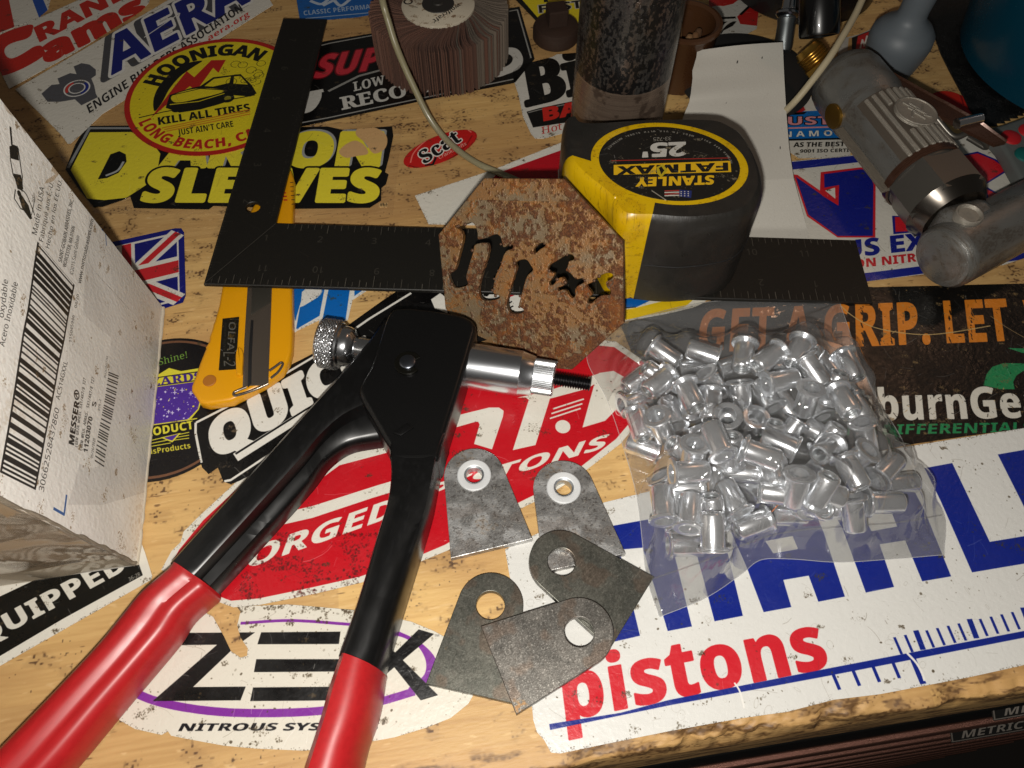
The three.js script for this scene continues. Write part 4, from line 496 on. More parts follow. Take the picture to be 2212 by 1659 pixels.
// ---------------------------------------------------------------- the black square
{
  const y0 = [10.4, 2.2, 9.8];
  const A = W(4, 1265, 262, y0[0]), B = W(6, 1275, 380, y0[1]), C = W(1, 1760, 110, y0[2]);
  const n = B.clone().sub(A).cross(C.clone().sub(A)).normalize(); if (n.y < 0) n.negate(); const d = n.dot(A);
  const ex = B.clone().sub(A).normalize(), ez = V3().crossVectors(n, ex).negate(), Lx = B.distanceTo(A);        // along the long arm, and towards the short arm's end
  if (ez.dot(C.clone().sub(A)) < 0) ez.negate();
  const Ly = C.clone().sub(A).dot(ez), wl = Lx / 12 * 1.5, ws = Lx / 12, shear = C.clone().sub(A).dot(ex) / Ly;
  const t = thing('carpenter_square', 'black L-shaped steel square with stamped inch marks lying across the stickers', 'square', A);
  const loc = (x, y) => V2(x + y * shear, y), sh = new THREE.Shape([loc(0, 0), loc(Lx, 0), loc(Lx, wl), loc(ws, wl), loc(ws, Ly), loc(0, Ly)]);
  const hp = onPlane(...px(1, 1572, 1285), n, d).sub(A), hole = new THREE.Path(); hole.absarc(hp.dot(ex), hp.dot(ez), 3.4, 0, Math.PI * 2); sh.holes.push(hole);
  let g = new THREE.ExtrudeGeometry(sh, { depth: 1.5, bevelEnabled: true, bevelSize: 0.3, bevelThickness: 0.3, bevelOffset: -0.3, bevelSegments: 1, curveSegments: 24 });
  const K = 6, w = Lx + 8, h = Ly + 8, P = new Print(w, h, K, (x, y) => { const q = onPlane(x, y, n, d).sub(A); return [(q.dot(ex) + 4) * K, (h - 4 - q.dot(ez)) * K]; }), c = P.c;
  P.bg('#1d1b17'); const r = rng(71);
  for (let i = 0; i < 5000; i++) { c.fillStyle = `rgba(${r() < 0.7 ? '64,58,50' : '10,9,9'},${0.05 + 0.2 * r()})`; const s = 1 + 5 * r() * r(); c.fillRect(r() * P.cv.width, r() * P.cv.height, s, s * 0.7); }
  for (let i = 0; i < 90; i++) { let x = r() * P.cv.width, y = r() * P.cv.height; const a = (r() - 0.5) * 1.2 + (r() < 0.2 ? 1 : 0), l = 20 + 160 * r() * r(); c.strokeStyle = `rgba(120,112,100,${0.1 + 0.25 * r()})`; c.lineWidth = 0.8; c.beginPath(); c.moveTo(x, y); c.lineTo(x + Math.cos(a) * l, y + Math.sin(a) * l); c.stroke(); }
  const cx = (x, y) => [(x + y * shear + 4) * K, (h - 4 - y) * K];
  const tick = (x, y, dx, dy) => { const a = cx(x, y), b = cx(x + dx, y + dy); c.strokeStyle = `rgba(150,142,128,${0.25 + 0.5 * r()})`; c.lineWidth = 1.5; c.beginPath(); c.moveTo(...a); c.lineTo(...b); c.stroke(); c.strokeStyle = 'rgba(4,4,4,.8)'; c.beginPath(); c.moveTo(a[0] + 2, a[1]); c.lineTo(b[0] + 2, b[1]); c.stroke(); };
  const IN = Lx / 12;
  for (let i = 0; i <= 96; i++) { const L = i % 8 === 0 ? 6.5 : i % 4 === 0 ? 5 : i % 2 === 0 ? 4 : 2.8; tick(i * IN / 8, 0.6, 0, L); if (i > 9) tick(i * IN / 8, wl - 0.6, 0, -L * 0.8); }
  for (let i = 0; i <= Ly / (IN / 16); i++) { const L = i % 16 === 0 ? 6 : i % 8 === 0 ? 4.6 : i % 4 === 0 ? 3.6 : 2.2; tick(0.6, i * IN / 16, L, 0); if (i * IN / 16 > wl + 2) tick(ws - 0.6, i * IN / 16, -L, 0); }
  tick(0.5, 0.5, wl * 0.66, wl * 0.98);
  c.font = '30px sans-serif'; for (let i = 1; i < 12; i++) { const q = cx(i * IN, 9.5); c.fillStyle = 'rgba(120,112,100,.34)'; c.setTransform(1, 0, 0, 1, q[0], q[1]); c.rotate(Math.PI); c.fillText(String(12 - i), -12, 14); const q2 = cx(i * IN - 2, wl - 9); c.setTransform(1, 0, 0, 1, q2[0], q2[1]); c.fillText(String(i), -12, 14); }
  for (let i = 2; i < 8; i++) { const q = cx(9.5, i * IN); c.setTransform(1, 0, 0, 1, q[0], q[1]); c.rotate(Math.PI / 2); c.fillText(String(i), -12, 14); } c.setTransform(1, 0, 0, 1, 0, 0);
  flatUV(g, (x, y) => [(x + 4) / w, (y + 4) / h]); const geo = frameAt(g, A.clone().addScaledVector(n, -2.1), ex, ez.clone(), n);
  const flip = V3().crossVectors(ex, ez).dot(n) < 0; if (flip) { const ix = geo.attributes; for (const k of ['position', 'normal', 'uv']) { const a = ix[k], s = a.itemSize, v = a.array; for (let i = 0; i < a.count; i += 3) for (let j = 0; j < s; j++) { const q = v[(i + 1) * s + j]; v[(i + 1) * s + j] = v[(i + 2) * s + j]; v[(i + 2) * s + j] = q; } } }
  part('blade', geo, mat({ map: P.texture(), roughness: 0.48, metalness: 0.25, bumpMap: rep(fine, 24, 16), bumpScale: 0.00004 }), t);
}

// ---------------------------------------------------------------- the yellow knife
{
  const yel = mat({ color: 0xdd9a08, roughness: 0.62, roughnessMap: rep(smudge, 2) }), steel = mat({ color: 0x6c6258, metalness: 0.6, roughness: 0.45, roughnessMap: rep(smudge, 3) }), TOP = 6.9;
  const t = thing('utility_knife', 'worn yellow plastic utility knife with a steel blade channel under the black square', 'knife', W('I', 620, 700, 0));
  const o = [[483, 616], [500, 545], [548, 450], [590, 400], [612, 374], [630, 372], [636, 390], [634, 478], ...pxs('I', [1196, 130, 1202, 620, 1192, 840, 1160, 960, 1085, 1080, 960, 1172, 880, 1222, 640, 1345, 540, 1395, 280, 1436, 195, 1418, 150, 1350, 106, 1290, 105, 1240, 148, 1130, 190, 1000, 250, 850, 262, 830, 256, 815, 290, 760, 300, 730, 296, 712, 330, 612, 340, 560, 350, 545, 400, 370])].map(([x, y]) => at(x, y, TOP - 2));
  part('body', slab(o, 0.7, TOP, 1.6, [], 3), yel, t);
  const S = (flat, y0, y1, m, name, b = 0.3, par = t) => part(name, slab(pts('I', flat, y1), y0, y1, b), m, par);
  const chn = S([705, 100, 970, 100, 960, 400, 940, 900, 930, 1164, 880, 1196, 690, 1216, 648, 1232, 668, 700], TOP - 0.6, TOP + 0.35, steel, 'blade_channel', 0.2);
  S([742, 495, 768, 500, 750, 900, 745, 1190, 705, 1232, 716, 800], TOP + 0.1, TOP + 0.5, M.blackDull, 'slot', 0.05, chn);
  S([755, 100, 960, 100, 955, 300, 740, 440, 748, 250], TOP + 0.2, TOP + 0.75, mat({ color: 0x4d4a43, metalness: 0.6, roughness: 0.4 }), 'slider', 0.12, chn);
  part('channel_edge', tube(pts('I', [940, 1052, 1000, 1010, 1075, 960, 1088, 975, 1040, 1060, 960, 1130], TOP + 0.4), 0.55, 40, 8), steel, t); part('hook', tube(pts('I', [690, 1228, 590, 1270, 555, 1290, 560, 1318, 650, 1300, 780, 1256, 930, 1190], TOP + 0.1), 0.6, 40, 8), steel, t);
  // printed label, pin and lock
  const lo = pts('I', [432, 482, 612, 462, 578, 1032, 390, 1044], TOP + 0.25), b = boundsOf(lo), k = 30, P = new Print(b.x1 - b.x0, b.z1 - b.z0, k, (x, y) => { const q = at(x, y, TOP + 0.25); return [(q.x - b.x0) * k, (q.z - b.z0) * k]; });
  P.bg('#16140e'); P.t = 'I'; P.text('OLFA', [505, 520, 482, 830, 578, 524], '#57554f', { font: SANS, sw: 3, stroke: '#57554f' }); P.text('L-2', [440, 846, 448, 1000, 566, 850], '#57554f', { font: SANS }); P.text('HEAVY DUTY', [455, 530, 436, 830, 478, 532], '#2a2822'); P.grime(3, 6, { col: '90,70,30' });
  part('maker_plate', flatUV(slab(lo, TOP, TOP + 0.25), (x, y, z) => [(x - b.x0) / (b.x1 - b.x0), 1 - (z - b.z0) / (b.z1 - b.z0)]), mat({ map: P.texture(), roughness: 0.4 }), t);
  const pin = W('I', 292, 1160, TOP); part('pin', frameAt(lathe([0.001, 0.55, 2.5, 0.5, 2.75, 0.3, 2.75, -1]), pin, V3(1, 0, 0), V3(0, 1, 0), V3(0, 0, 1)), mat({ color: 0xa8681c, roughness: 0.6 }), t);
  part('blade_lock', slab(smoothPts(pts('I', [605, 792, 650, 830, 652, 1000, 640, 1090, 590, 1096, 578, 1000, 580, 850], TOP + 1)), TOP - 0.5, TOP + 1.5, 0.6), yel, t);
  // marks on the tip's edge
  for (let i = 0; i < 6; i++) { const p = W(1, 1822 + i * 2, 1135 + i * 27, TOP + 0.06); part('scale_mark', box(1.6, 0.1, 0.35, p.x - 0.6, TOP + 0.06, p.z), M.blackDull, t); }
  for (let i = 0; i < 3; i++) { const p = W(1, 1768 + i * 4, 1200 + i * 22, TOP + 0.06); part('red_mark', box(1.8, 0.1, 0.8, p.x, TOP + 0.06, p.z), M.red, t); }
}

// ---------------------------------------------------------------- tape measure
{
  const TOP = 54, B0 = 3.0;
  const rubber = mat({ map: dataTex(512, 512, (i, j) => { const a = fbm(i / 50, j / 50, 4, 3), b = vnoise(i / 2, j / 12, 7); return mix3(mix3([37, 35, 32], [42, 39, 35], sstep(0.45, 0.7, a)), [74, 68, 61], 0.3 * sstep(0.88, 0.97, b) * sstep(0.4, 0.6, a)); }), roughness: 0.75, roughnessMap: rep(smudge, 2), bumpMap: rep(fine, 6), bumpScale: 0.00005 }), yel = mat({ map: dataTex(512, 512, (i, j) => { const a = fbm(i / 60, j / 60, 4, 3), b = vnoise(i / 2, j / 5, 7), c0 = fbm(i / 14, j / 9, 4, 11); let c = [212, 172, 10]; c = mix3(c, [168, 122, 12], 0.25 * sstep(0.5, 0.7, a)); c = mix3(c, [84, 60, 20], 0.55 * sstep(0.84, 0.95, b) * sstep(0.42, 0.6, a)); return mix3(c, [110, 80, 22], 0.3 * sstep(0.66, 0.78, c0)); }), roughness: 0.6, roughnessMap: rep(smudge, 2) });
  const t = thing('tape_measure', 'yellow and black tape measure reading STANLEY FATMAX upside down', 'tape measure', V3(65, B0, -245));
  const foot = [W(0, 1222, 268, 48), W(0, 1238, 258, TOP), W(0, 1400, 254, TOP), W(0, 1556, 256, TOP), W(0, 1584, 268, TOP), V3(99.5, 0, -265), V3(101.8, 0, -257.5), V3(103.4, 0, -249), V3(104, 0, -240), V3(103, 0, -231), V3(99.5, 0, -223.5), V3(94.5, 0, -218), W(0, 1524, 640, B0), W(0, 1444, 650, B0), W(0, 1372, 645, B0), W(0, 1312, 640, B0), W(0, 1284, 600, B0), W(0, 1242, 412, 44), W(0, 1218, 372, 46)];
  const q = foot.map((p) => p.clone().setY(0));
  const cen = W(0, 1445, 352, TOP), ang = 8 * Math.PI / 180, el = (k, n = 64, a0 = 0, a1 = 6.28319) => Array.from({ length: n }, (_, i) => { const a = a0 + (a1 - a0) * i / (a1 - a0 > 6.2 ? n : n - 1), x = 29.2 * k * Math.cos(a), z = 21.6 * k * Math.sin(a); return V3(cen.x + x * Math.cos(ang) - z * Math.sin(ang), 0, cen.z + x * Math.sin(ang) + z * Math.cos(ang)); });
  const mid = (a, b, k) => a.clone().lerp(b, k), grow = (p, k = 0.9) => { const v = p.clone().sub(V3(cen.x, 0, cen.z)); return p.clone().addScaledVector(v.normalize(), k); };
  // both shells are lofted outlines that draw in at the top; the rubber is a hair proud of the yellow and open at the near left corner
  const LEV = [[1, B0], [1.004, B0 + 3], [1.004, 26], [1, TOP - 8], [0.992, TOP - 5.5], [0.974, TOP - 3], [0.948, TOP - 1.2], [0.912, TOP]];
  const scaled = (p, k, y) => V3(cen.x + (p.x - cen.x) * k, y, cen.z + (p.z - cen.z) * k);
  const skin = (path, closed, up, k0) => { const pos = [], idx = [], n = path.length; LEV.forEach(([k, y]) => path.forEach((p) => { const w = scaled(grow(p, k0), k, y + (y > 20 ? up : 0)); pos.push(w.x, w.y, w.z); })); for (let l = 0; l + 1 < LEV.length; l++) for (let i = 0; i < (closed ? n : n - 1); i++) { const a = l * n + i, b = l * n + (i + 1) % n; idx.push(a, a + n, b, b, a + n, b + n); } const g = new THREE.BufferGeometry(); g.setAttribute('position', new THREE.Float32BufferAttribute(pos, 3)); g.setAttribute('uv', new THREE.Float32BufferAttribute(new Float32Array(pos.length / 3 * 2).map((_, i) => (i % 2 ? pos[(i - 1) / 2 * 3 + 1] : (i / 2) % n) / 30), 2)); g.setIndex(idx); g.computeVertexNormals(); return g; };
  const lid = (list, y) => { const g = new THREE.ShapeGeometry(new THREE.Shape(list.map((p) => V2(p.x, -p.z)))); g.rotateX(-Math.PI / 2); g.translate(0, y, 0); return g; };
  const body = smoothPts(q, 6), kTop = LEV[LEV.length - 1][0];
  const planar = (g) => flatUV(g, (x, y, z) => [x / 70, (z + 0.8 * y) / 70]); part('yellow_shell', planar(merge([skin(body, true, 0, 0), lid(body.map((p) => scaled(p, kTop, 0)), TOP)])), yel, t);
  const full = [...smoothPts([q[17], q[18], ...q.slice(0, 15), q[15]], 8, false)], i0 = 9, i1 = full.length - 8, open = full.slice(i0, i1);
  const topOuter = open.map((p) => scaled(grow(p, 0.45), kTop, 0)), edgeEnd = topOuter[topOuter.length - 1];
  const cShape = [...topOuter, ...el(1.115, 70, 1.72, -3.3)];
  part('rubber_shell', planar(merge([skin(open, false, 0.35, 0.45), lid(cShape, TOP + 0.35)])), rubber, t);
  const lo = el(1.0), b = boundsOf(lo), k = 26, P = new Print(b.x1 - b.x0, b.z1 - b.z0, k, (x, y) => { const w = at(x, y, TOP + 0.3); return [(w.x - b.x0) * k, (w.z - b.z0) * k]; });
  P.bg('#15130f'); P.t = 2; P.text('STANLEY', [2386, 1092, 1906, 1106, 2386, 1146], '#dcae14', { sw: 5, stroke: '#dcae14' });
  P.poly('#dcae14', [1764, 1026, 2490, 1000, 2496, 1070, 1764, 1088]); P.text('FATMAX', [2472, 1012, 1790, 1036, 2474, 1062], '#15130f', { sw: 4, stroke: '#15130f' }); P.line('#a32a22', 0.45, [1750, 1000, 2492, 982]);
  P.text("25'", [2210, 884, 1945, 894, 2212, 968], '#bdbab2', { sw: 5, stroke: '#bdbab2' }); P.text('33-725', [2122, 850, 2010, 856, 2122, 872], '#8f8b82', { font: SANS }); 
  { const q0 = [(cen.x - b.x0) * k, (cen.z - b.z0) * k], c = P.c, s = 'FATMAX® TAPE RULE  MADE IN USA WITH GLOBAL MATERIALS', wds = [...s]; c.font = 'bold 34px sans-serif'; c.fillStyle = '#8f8b82'; wds.forEach((ch, i) => { const a = -Math.PI * (0.06 + 0.88 * i / wds.length), x = 26.2 * Math.cos(a), z = 18.8 * Math.sin(a), X = x * Math.cos(ang) - z * Math.sin(ang), Z = x * Math.sin(ang) + z * Math.cos(ang); c.setTransform(1, 0, 0, 1, q0[0] + X * k, q0[1] + Z * k); c.rotate(Math.atan2(Z * 1.8, X) - Math.PI / 2); c.fillText(ch, -12, 12); }); c.setTransform(1, 0, 0, 1, 0, 0); }
  for (let i = 0; i < 4; i++) P.line(i % 2 ? '#c9c4ba' : '#a8322c', 0.55, [2080, 1188 + i * 10, 2190, 1184 + i * 10]); P.poly('#1f2a63', [2172, 1180, 2250, 1186, 2246, 1232, 2172, 1222]); for (let i = 0; i < 9; i++) P.dot('#c9c4ba', 2184 + (i % 3) * 22, 1192 + Math.floor(i / 3) * 13, 0.28);
  P.grime(17, 5, { col: '120,110,90', stains: 0.6 }); P.poly('#b8a21c', [2030, 1040, 2070, 1020, 2100, 1060, 2060, 1105, 2035, 1080]); P.poly('#15130f', [2045, 1045, 2060, 1035, 2080, 1060, 2060, 1085]); P.line('#8b8478', 0.5, [2000, 1185, 2090, 1245]);
  part('label_disc', flatUV(slab(lo, TOP - 2, TOP + 0.3), (x, y, z) => [(x - b.x0) / (b.x1 - b.x0), 1 - (z - b.z0) / (b.z1 - b.z0)]), mat({ map: P.texture(), roughness: 0.55 }), t);
  // mouth with the hook, screw and seam
  const m = mid(q[0], q[18], 0.45); part('mouth', box(3, 24, 16, m.x + 0.4, 24, m.z, 1), M.blackDull, t); part('end_hook', box(1.2, 20, 9, m.x - 1.6, 22, m.z + 3, 0.4), M.zinc, t);
  const sc = W(2, 1775, 1222, TOP + 0.2); part('rivet_head', frameAt(lathe([0.001, 0.5, 0.7, 0.45, 1.1, 0, 1.1, -0.6], 20), sc, V3(1, 0, 0), V3(0, 1, 0), V3(0, 0, 1)), yel, t);
  const front = [8, 9, 10, 11, 12, 13, 14].map((i) => grow(q[i], 0.6).setY(27)); part('seam', tube(front, 0.3, 60, 6), M.blackDull, t);
}

// ---------------------------------------------------------------- the rusty octagon
{
  const c8 = [[1044.8, 385], [1217, 386], [1345, 521], [1346.8, 698], [1234, 799], null, [961, 667], [946, 507]];
  const a = at(...c8[0], 50), b = at(...c8[3], 25), e = at(...c8[6], 5), n = b.clone().sub(a).cross(e.clone().sub(a)).normalize(); if (n.y < 0) n.negate(); const d = n.dot(a);
  const Q = c8.map((p) => p && onPlane(...p, n, d)); Q[5] = Q[4].clone().add(Q[6]).sub(Q[5] ?? V3()).sub(Q[1]).add(Q[1]); { const c = Q[0].clone().add(Q[4]).multiplyScalar(0.5).add(Q[2].clone().add(Q[6]).multiplyScalar(0.5)).multiplyScalar(0.5); Q[5] = c.clone().multiplyScalar(2).sub(Q[1]); }
  const o = Q[6], ex = Q[3].clone().sub(Q[6]).normalize(), ey = V3().crossVectors(n, ex).normalize(); const loc = (p) => { const v = p.clone().sub(o); return V2(v.dot(ex), v.dot(ey)); };
  const sh = new THREE.Shape(Q.map(loc).reverse());
  const cut = (flat, sm = true) => { let l = pxs('A', flat).map((p) => onPlane(...p, n, d)); if (sm) l = smoothPts(l, 4); sh.holes.push(new THREE.Path(l.map(loc))); };
  cut([300, 640, 330, 632, 360, 640, 420, 618, 490, 598, 525, 640, 548, 720, 552, 780, 640, 765, 735, 728, 770, 730, 805, 770, 815, 830, 835, 868, 895, 836, 932, 850, 930, 878, 870, 905, 835, 950, 800, 1060, 745, 1180, 718, 1330, 722, 1370, 790, 1400, 780, 1425, 640, 1450, 585, 1425, 560, 1350, 590, 1180, 640, 1030, 672, 890, 660, 830, 640, 820, 520, 842, 500, 920, 440, 1120, 425, 1200, 442, 1270, 400, 1295, 300, 1308, 262, 1260, 235, 1165, 295, 1120, 350, 940, 390, 760, 370, 690]);
  cut([960, 1040, 1000, 1012, 1080, 1005, 1130, 1070, 1152, 1115, 1098, 1170, 1070, 1230, 1040, 1340, 1010, 1450, 1000, 1510, 1048, 1545, 1045, 1575, 930, 1590, 885, 1560, 868, 1470, 900, 1340, 940, 1200, 972, 1090]);
  cut([1160, 890, 1220, 830, 1275, 822, 1284, 852, 1230, 890, 1180, 930, 1160, 918]);
  cut([1312, 1100, 1340, 1060, 1420, 1010, 1500, 960, 1545, 945, 1590, 960, 1598, 1000, 1545, 1022, 1530, 1080, 1510, 1120, 1560, 1150, 1620, 1215, 1700, 1208, 1718, 1240, 1640, 1290, 1612, 1330, 1610, 1400, 1580, 1420, 1545, 1390, 1520, 1345, 1470, 1330, 1430, 1345, 1420, 1310, 1470, 1295, 1510, 1260, 1500, 1220, 1470, 1195, 1420, 1215, 1380, 1270, 1335, 1280, 1330, 1250, 1370, 1200, 1385, 1150, 1330, 1130]);
  cut([1735, 1280, 1790, 1255, 1850, 1200, 1950, 1150, 2010, 1155, 2028, 1185, 1990, 1225, 1950, 1245, 1958, 1300, 2000, 1350, 1990, 1385, 1900, 1395, 1830, 1440, 1790, 1478, 1745, 1470, 1760, 1420, 1800, 1380, 1770, 1330]);
  let g = new THREE.ExtrudeGeometry(sh, { depth: 2.2, bevelEnabled: true, bevelSize: 0.35, bevelThickness: 0.35, bevelOffset: -0.35, bevelSegments: 2, curveSegments: 4 });
  flatUV(g, (x, y, z) => [x / 100 + 0.05, y / 100 + 0.5 + z * 0.01]); g = frameAt(g, o.clone().addScaledVector(n, -2.9), ex, ey, n);
  const holesUV = sh.holes.map((h) => h.getPoints().map((p) => [p.x / 100 + 0.05, p.y / 100 + 0.5]));
  const near = (u, v) => { let m = 1; for (const h of holesUV) for (let i = 0; i < h.length; i += 1) { const q = (h[i][0] - u) ** 2 + (h[i][1] - v) ** 2; if (q < m) m = q; } return Math.sqrt(m) * 100; };
  const tone = (u, v) => { const big = fbm(u * 6, v * 6, 4, 1) + 0.24 * (u + v * 0.4 - 0.7), m = fbm(u * 62, v * 62, 5, 2), f = fbm(u * 210, v * 210, 3, 3); return { big, m, f, rust: sstep(0.46, 0.62, 0.42 * big + 0.58 * m + 0.12 * (f - 0.5)), orange: sstep(0.55, 0.72, fbm(u * 17, v * 17, 4, 7)) }; };
  const map = dataTex(1024, 1024, (i, j) => { const u = i / 1024, v = j / 1024, q = tone(u, v); let c = mix3([136, 115, 86], [152, 108, 60], sstep(0.35, 0.62, fbm(u * 9, v * 9, 4, 4))); c = mix3(c, [120, 104, 84], 0.5 * sstep(0.5, 0.8, q.f)); c = mix3(c, mix3([122, 70, 34], [90, 50, 28], sstep(0.35, 0.65, q.f)), q.rust * 0.85); c = mix3(c, [182, 104, 30], q.orange * 0.55 * sstep(0.4, 0.6, q.f)); if (v > 0.3 && v < 0.75 && u < 1) { const e = near(u, v) + 1.6 * (q.m - 0.5) + 0.9 * (q.f - 0.5); if (e < 1.5) c = mix3(c, e < 0.5 ? [104, 90, 80] : [160, 88, 34], sstep(1.4, 0.9, e) * 0.4); } const fl = vnoise(u * 420, v * 420, 9); return fl > 0.9 ? mix3(c, [206, 190, 168], 0.5) : c; });
  const bump = dataTex(512, 512, (i, j) => { const q = tone(i / 512, j / 512); return grey(0.25 + 0.35 * q.rust + 0.4 * q.f * (0.4 + q.rust)); }, false);
  const rgh = dataTex(512, 512, (i, j) => { const q = tone(i / 512, j / 512); return grey(0.5 + 0.4 * q.rust + 0.2 * (q.f - 0.5)); }, false);
  const t = thing('rusty_octagon_plate', 'rusty steel octagon plate with burnt-out lettering leaning on the tape measure', 'metal plate', Q[6].clone().lerp(Q[3], 0.5));
  part('plate', g, mat({ map, bumpMap: bump, bumpScale: 0.0007, color: 0xdedede, roughness: 0.95, roughnessMap: rgh, metalness: 0.25 }), t);
  { const r = rng(12), bl = []; for (const h of sh.holes) { const p = h.getPoints(); for (let i = 0; i < p.length; i += 3) if (r() < 0.18) { const s = new THREE.IcosahedronGeometry(0.35 + 0.5 * r(), 1); s.scale(1, 1, 0.6); s.translate(p[i].x + (r() - 0.5) * 0.8, p[i].y + (r() - 0.5) * 0.8, -0.05); bl.push(s); } } part('slag', frameAt(merge(bl), o, ex, ey, n), mat({ color: 0x5f4431, roughness: 0.55, metalness: 0.4 }), t); }
}

// ---------------------------------------------------------------- the rivet nut tool
{
  const t = thing('rivet_nut_tool', 'black hand rivet nut tool with red grips and a chrome nose', 'hand tool', W(0, 760, 1100, 0));
  const blk = M.black, step = [[-1, 0.1], [-1, 0.72], [-0.93, 0.92], [-0.8, 1], [0.18, 1], [0.3, 0.96], [0.38, 0.78], [0.44, 0.68], [0.84, 0.62], [0.95, 0.52], [0.99, 0.38], [1, 0.1], [0.9, 0], [-0.9, 0]];
  const st = (list, y0, y1, n = 6) => densify(list.map(([a, b, c, e]) => [at(a, b, y1 - 4), at(c, e, y1 - 6), y0, y1]), n);
  part('lever', loft(st([[830, 690, 930, 915], [800, 735, 870, 940], [770, 772, 800, 950], [735, 815, 748, 962], [690, 866, 706, 992], [640, 921, 668, 1040], [560, 1010, 604, 1112], [470, 1110, 533, 1190], [371, 1220, 453, 1276]], 2, 18), step), blk, t);
  // head: two cheek plates, an upper and a lower, with the handle's neck
  const flatP = [[-1, 0.06], [-1, 0.78], [-0.97, 0.9], [-0.93, 0.97], [-0.88, 1], [0.1, 1], [0.6, 1], [0.9, 1], [0.96, 0.93], [1, 0.8], [0.99, 0.08], [0.9, 0], [-0.9, 0]];
  const headO = pts('J', [600, 98, 960, 125, 1110, 160, 1172, 205, 1186, 250, 1165, 335, 1100, 560, 1040, 760, 985, 930, 945, 1070, 930, 1130, 905, 1200, 562, 1200, 556, 1120, 520, 1060, 440, 920, 350, 760, 334, 700, 352, 640, 420, 520, 500, 280, 552, 140], 22);
  part('head', slab(smoothPts(headO, 3), 3, 22.5, 2.2, [], 4), blk, t);
  const hp = [[-1, 0.06], [-1, 0.68], [-0.94, 0.86], [-0.8, 0.97], [-0.6, 1], [0.1, 1], [0.55, 0.93], [0.8, 0.8], [0.95, 0.6], [1, 0.35], [0.98, 0.08], [0.85, 0], [-0.9, 0]];
  part('handle', loft((() => { const l = st([[840, 955, 966, 950], [843, 990, 951, 990], [845, 1030, 942, 1034], [838, 1085, 930, 1095], [813, 1165, 905, 1180], [775, 1290, 866, 1305], [730, 1418, 822, 1452]], 2.5, 22.45, 6); l.forEach((s, i) => { s[4] = sstep(0.95, 0.3, i / (l.length - 1)); }); return l; })(), hp, flatP), blk, t);
  // red dipped grips
  const gl = [[-1.02, 0.3], [-1, 0.62], [-0.9, 0.86], [-0.68, 0.98], [-0.4, 1.02], [-0.12, 0.98], [0.08, 0.93], [0.2, 0.895], [0.32, 0.905], [0.5, 0.9], [0.72, 0.86], [0.9, 0.7], [1.01, 0.45], [1, 0.2], [0.86, 0.02], [-0.86, 0.02]];
  part('grip', loft(st([[373, 1213, 458, 1270], [366, 1224, 456, 1280], [348, 1240, 440, 1294], [302, 1280, 402, 1328], [262, 1328, 372, 1374], [215, 1386, 320, 1436], [120, 1488, 243, 1526], [0, 1612, 138, 1652], [-110, 1726, 20, 1780]], 1.2, 20.5, 5), gl), M.red, t);
  const gr = [[-1.02, 0.28], [-1, 0.64], [-0.9, 0.86], [-0.66, 0.99], [-0.3, 1.02], [0.1, 1], [0.45, 0.92], [0.75, 0.76], [0.94, 0.55], [1.01, 0.35], [0.98, 0.15], [0.85, 0.02], [-0.86, 0.02]];
  part('grip', loft(st([[732, 1410, 825, 1447], [728, 1424, 822, 1462], [720, 1446, 819, 1484], [705, 1490, 812, 1526], [690, 1545, 800, 1566], [672, 1602, 784, 1610], [652, 1662, 772, 1660], [622, 1760, 750, 1756]], 1.2, 24, 5), gr), M.red, t);
  // pivot pin and its clip, tab
  const pv = W('J', 690, 500, 23), fr = (g, o) => frameAt(g, o, V3(1, 0, 0), V3(0, 1, 0), V3(0, 0, 1));
  part('pivot_pin', fr(lathe([0.001, 2.6, 2.6, 2.6, 3.2, 2.2, 3.3, 1.6, 3.3, -1], 32), pv.clone().setY(22.4)), mat({ color: 0x777b84, metalness: 1, roughness: 0.3 }), t);
  { const a = new THREE.Shape(); a.absarc(0, 0, 5.2, 0.5, 5.6, false); a.absarc(0, 0, 3.3, 5.6, 0.5, true); const g = new THREE.ExtrudeGeometry(a, { depth: 0.9, bevelEnabled: true, bevelSize: 0.15, bevelThickness: 0.15, bevelSegments: 1, curveSegments: 30 }); g.rotateX(-Math.PI / 2); part('retaining_clip', fr(g, pv.clone().setY(22.7)), mat({ color: 0x15140f, metalness: 0.5, roughness: 0.35 }), t); }
  { const q = pts('J', [583, 1012, 600, 990, 690, 930, 735, 968, 640, 1030], 22.6); part('pressed_tab', slab(q, 21.8, 23.3, 0.5, [], 2), blk, t); }
  // nose, collar, mandrel, knob: all on one axis
  const A0 = W('J', 60, 348, 12), A1 = W('J', 1990, 648, 12), dir = A1.clone().sub(A0).normalize(), onAxis = (jx) => { const q = W('J', jx, 348 + (jx - 60) * 0.1555, 12); return A0.clone().addScaledVector(dir, q.sub(A0).dot(dir)); }, len = (a, b) => onAxis(a).distanceTo(onAxis(b));
  const along = (name, m, x0, g, par = t) => part(name, aim(g, onAxis(x0), A1), m, par);
  const scr = mat({ color: 0xe2e5ea, metalness: 1, roughness: 0.24, bumpMap: (() => { const cv = document.createElement('canvas'); cv.width = cv.height = 512; const c = cv.getContext('2d'), r = rng(4); c.fillStyle = '#808080'; c.fillRect(0, 0, 512, 512); for (let i = 0; i < 420; i++) { c.strokeStyle = r() < 0.5 ? 'rgba(30,30,30,.5)' : 'rgba(220,220,220,.5)'; c.lineWidth = 0.8; const x = r() * 512, y = r() * 512, a = r() * 6.3, l = 6 + 40 * r() * r(); c.beginPath(); c.moveTo(x, y); c.quadraticCurveTo(x + Math.cos(a) * l / 2 + 4, y + Math.sin(a) * l / 2, x + Math.cos(a) * l, y + Math.sin(a) * l); c.stroke(); } return new THREE.CanvasTexture(cv); })(), bumpScale: 0.00006 });
  const L1 = len(1070, 1510), L2 = len(1070, 1600);
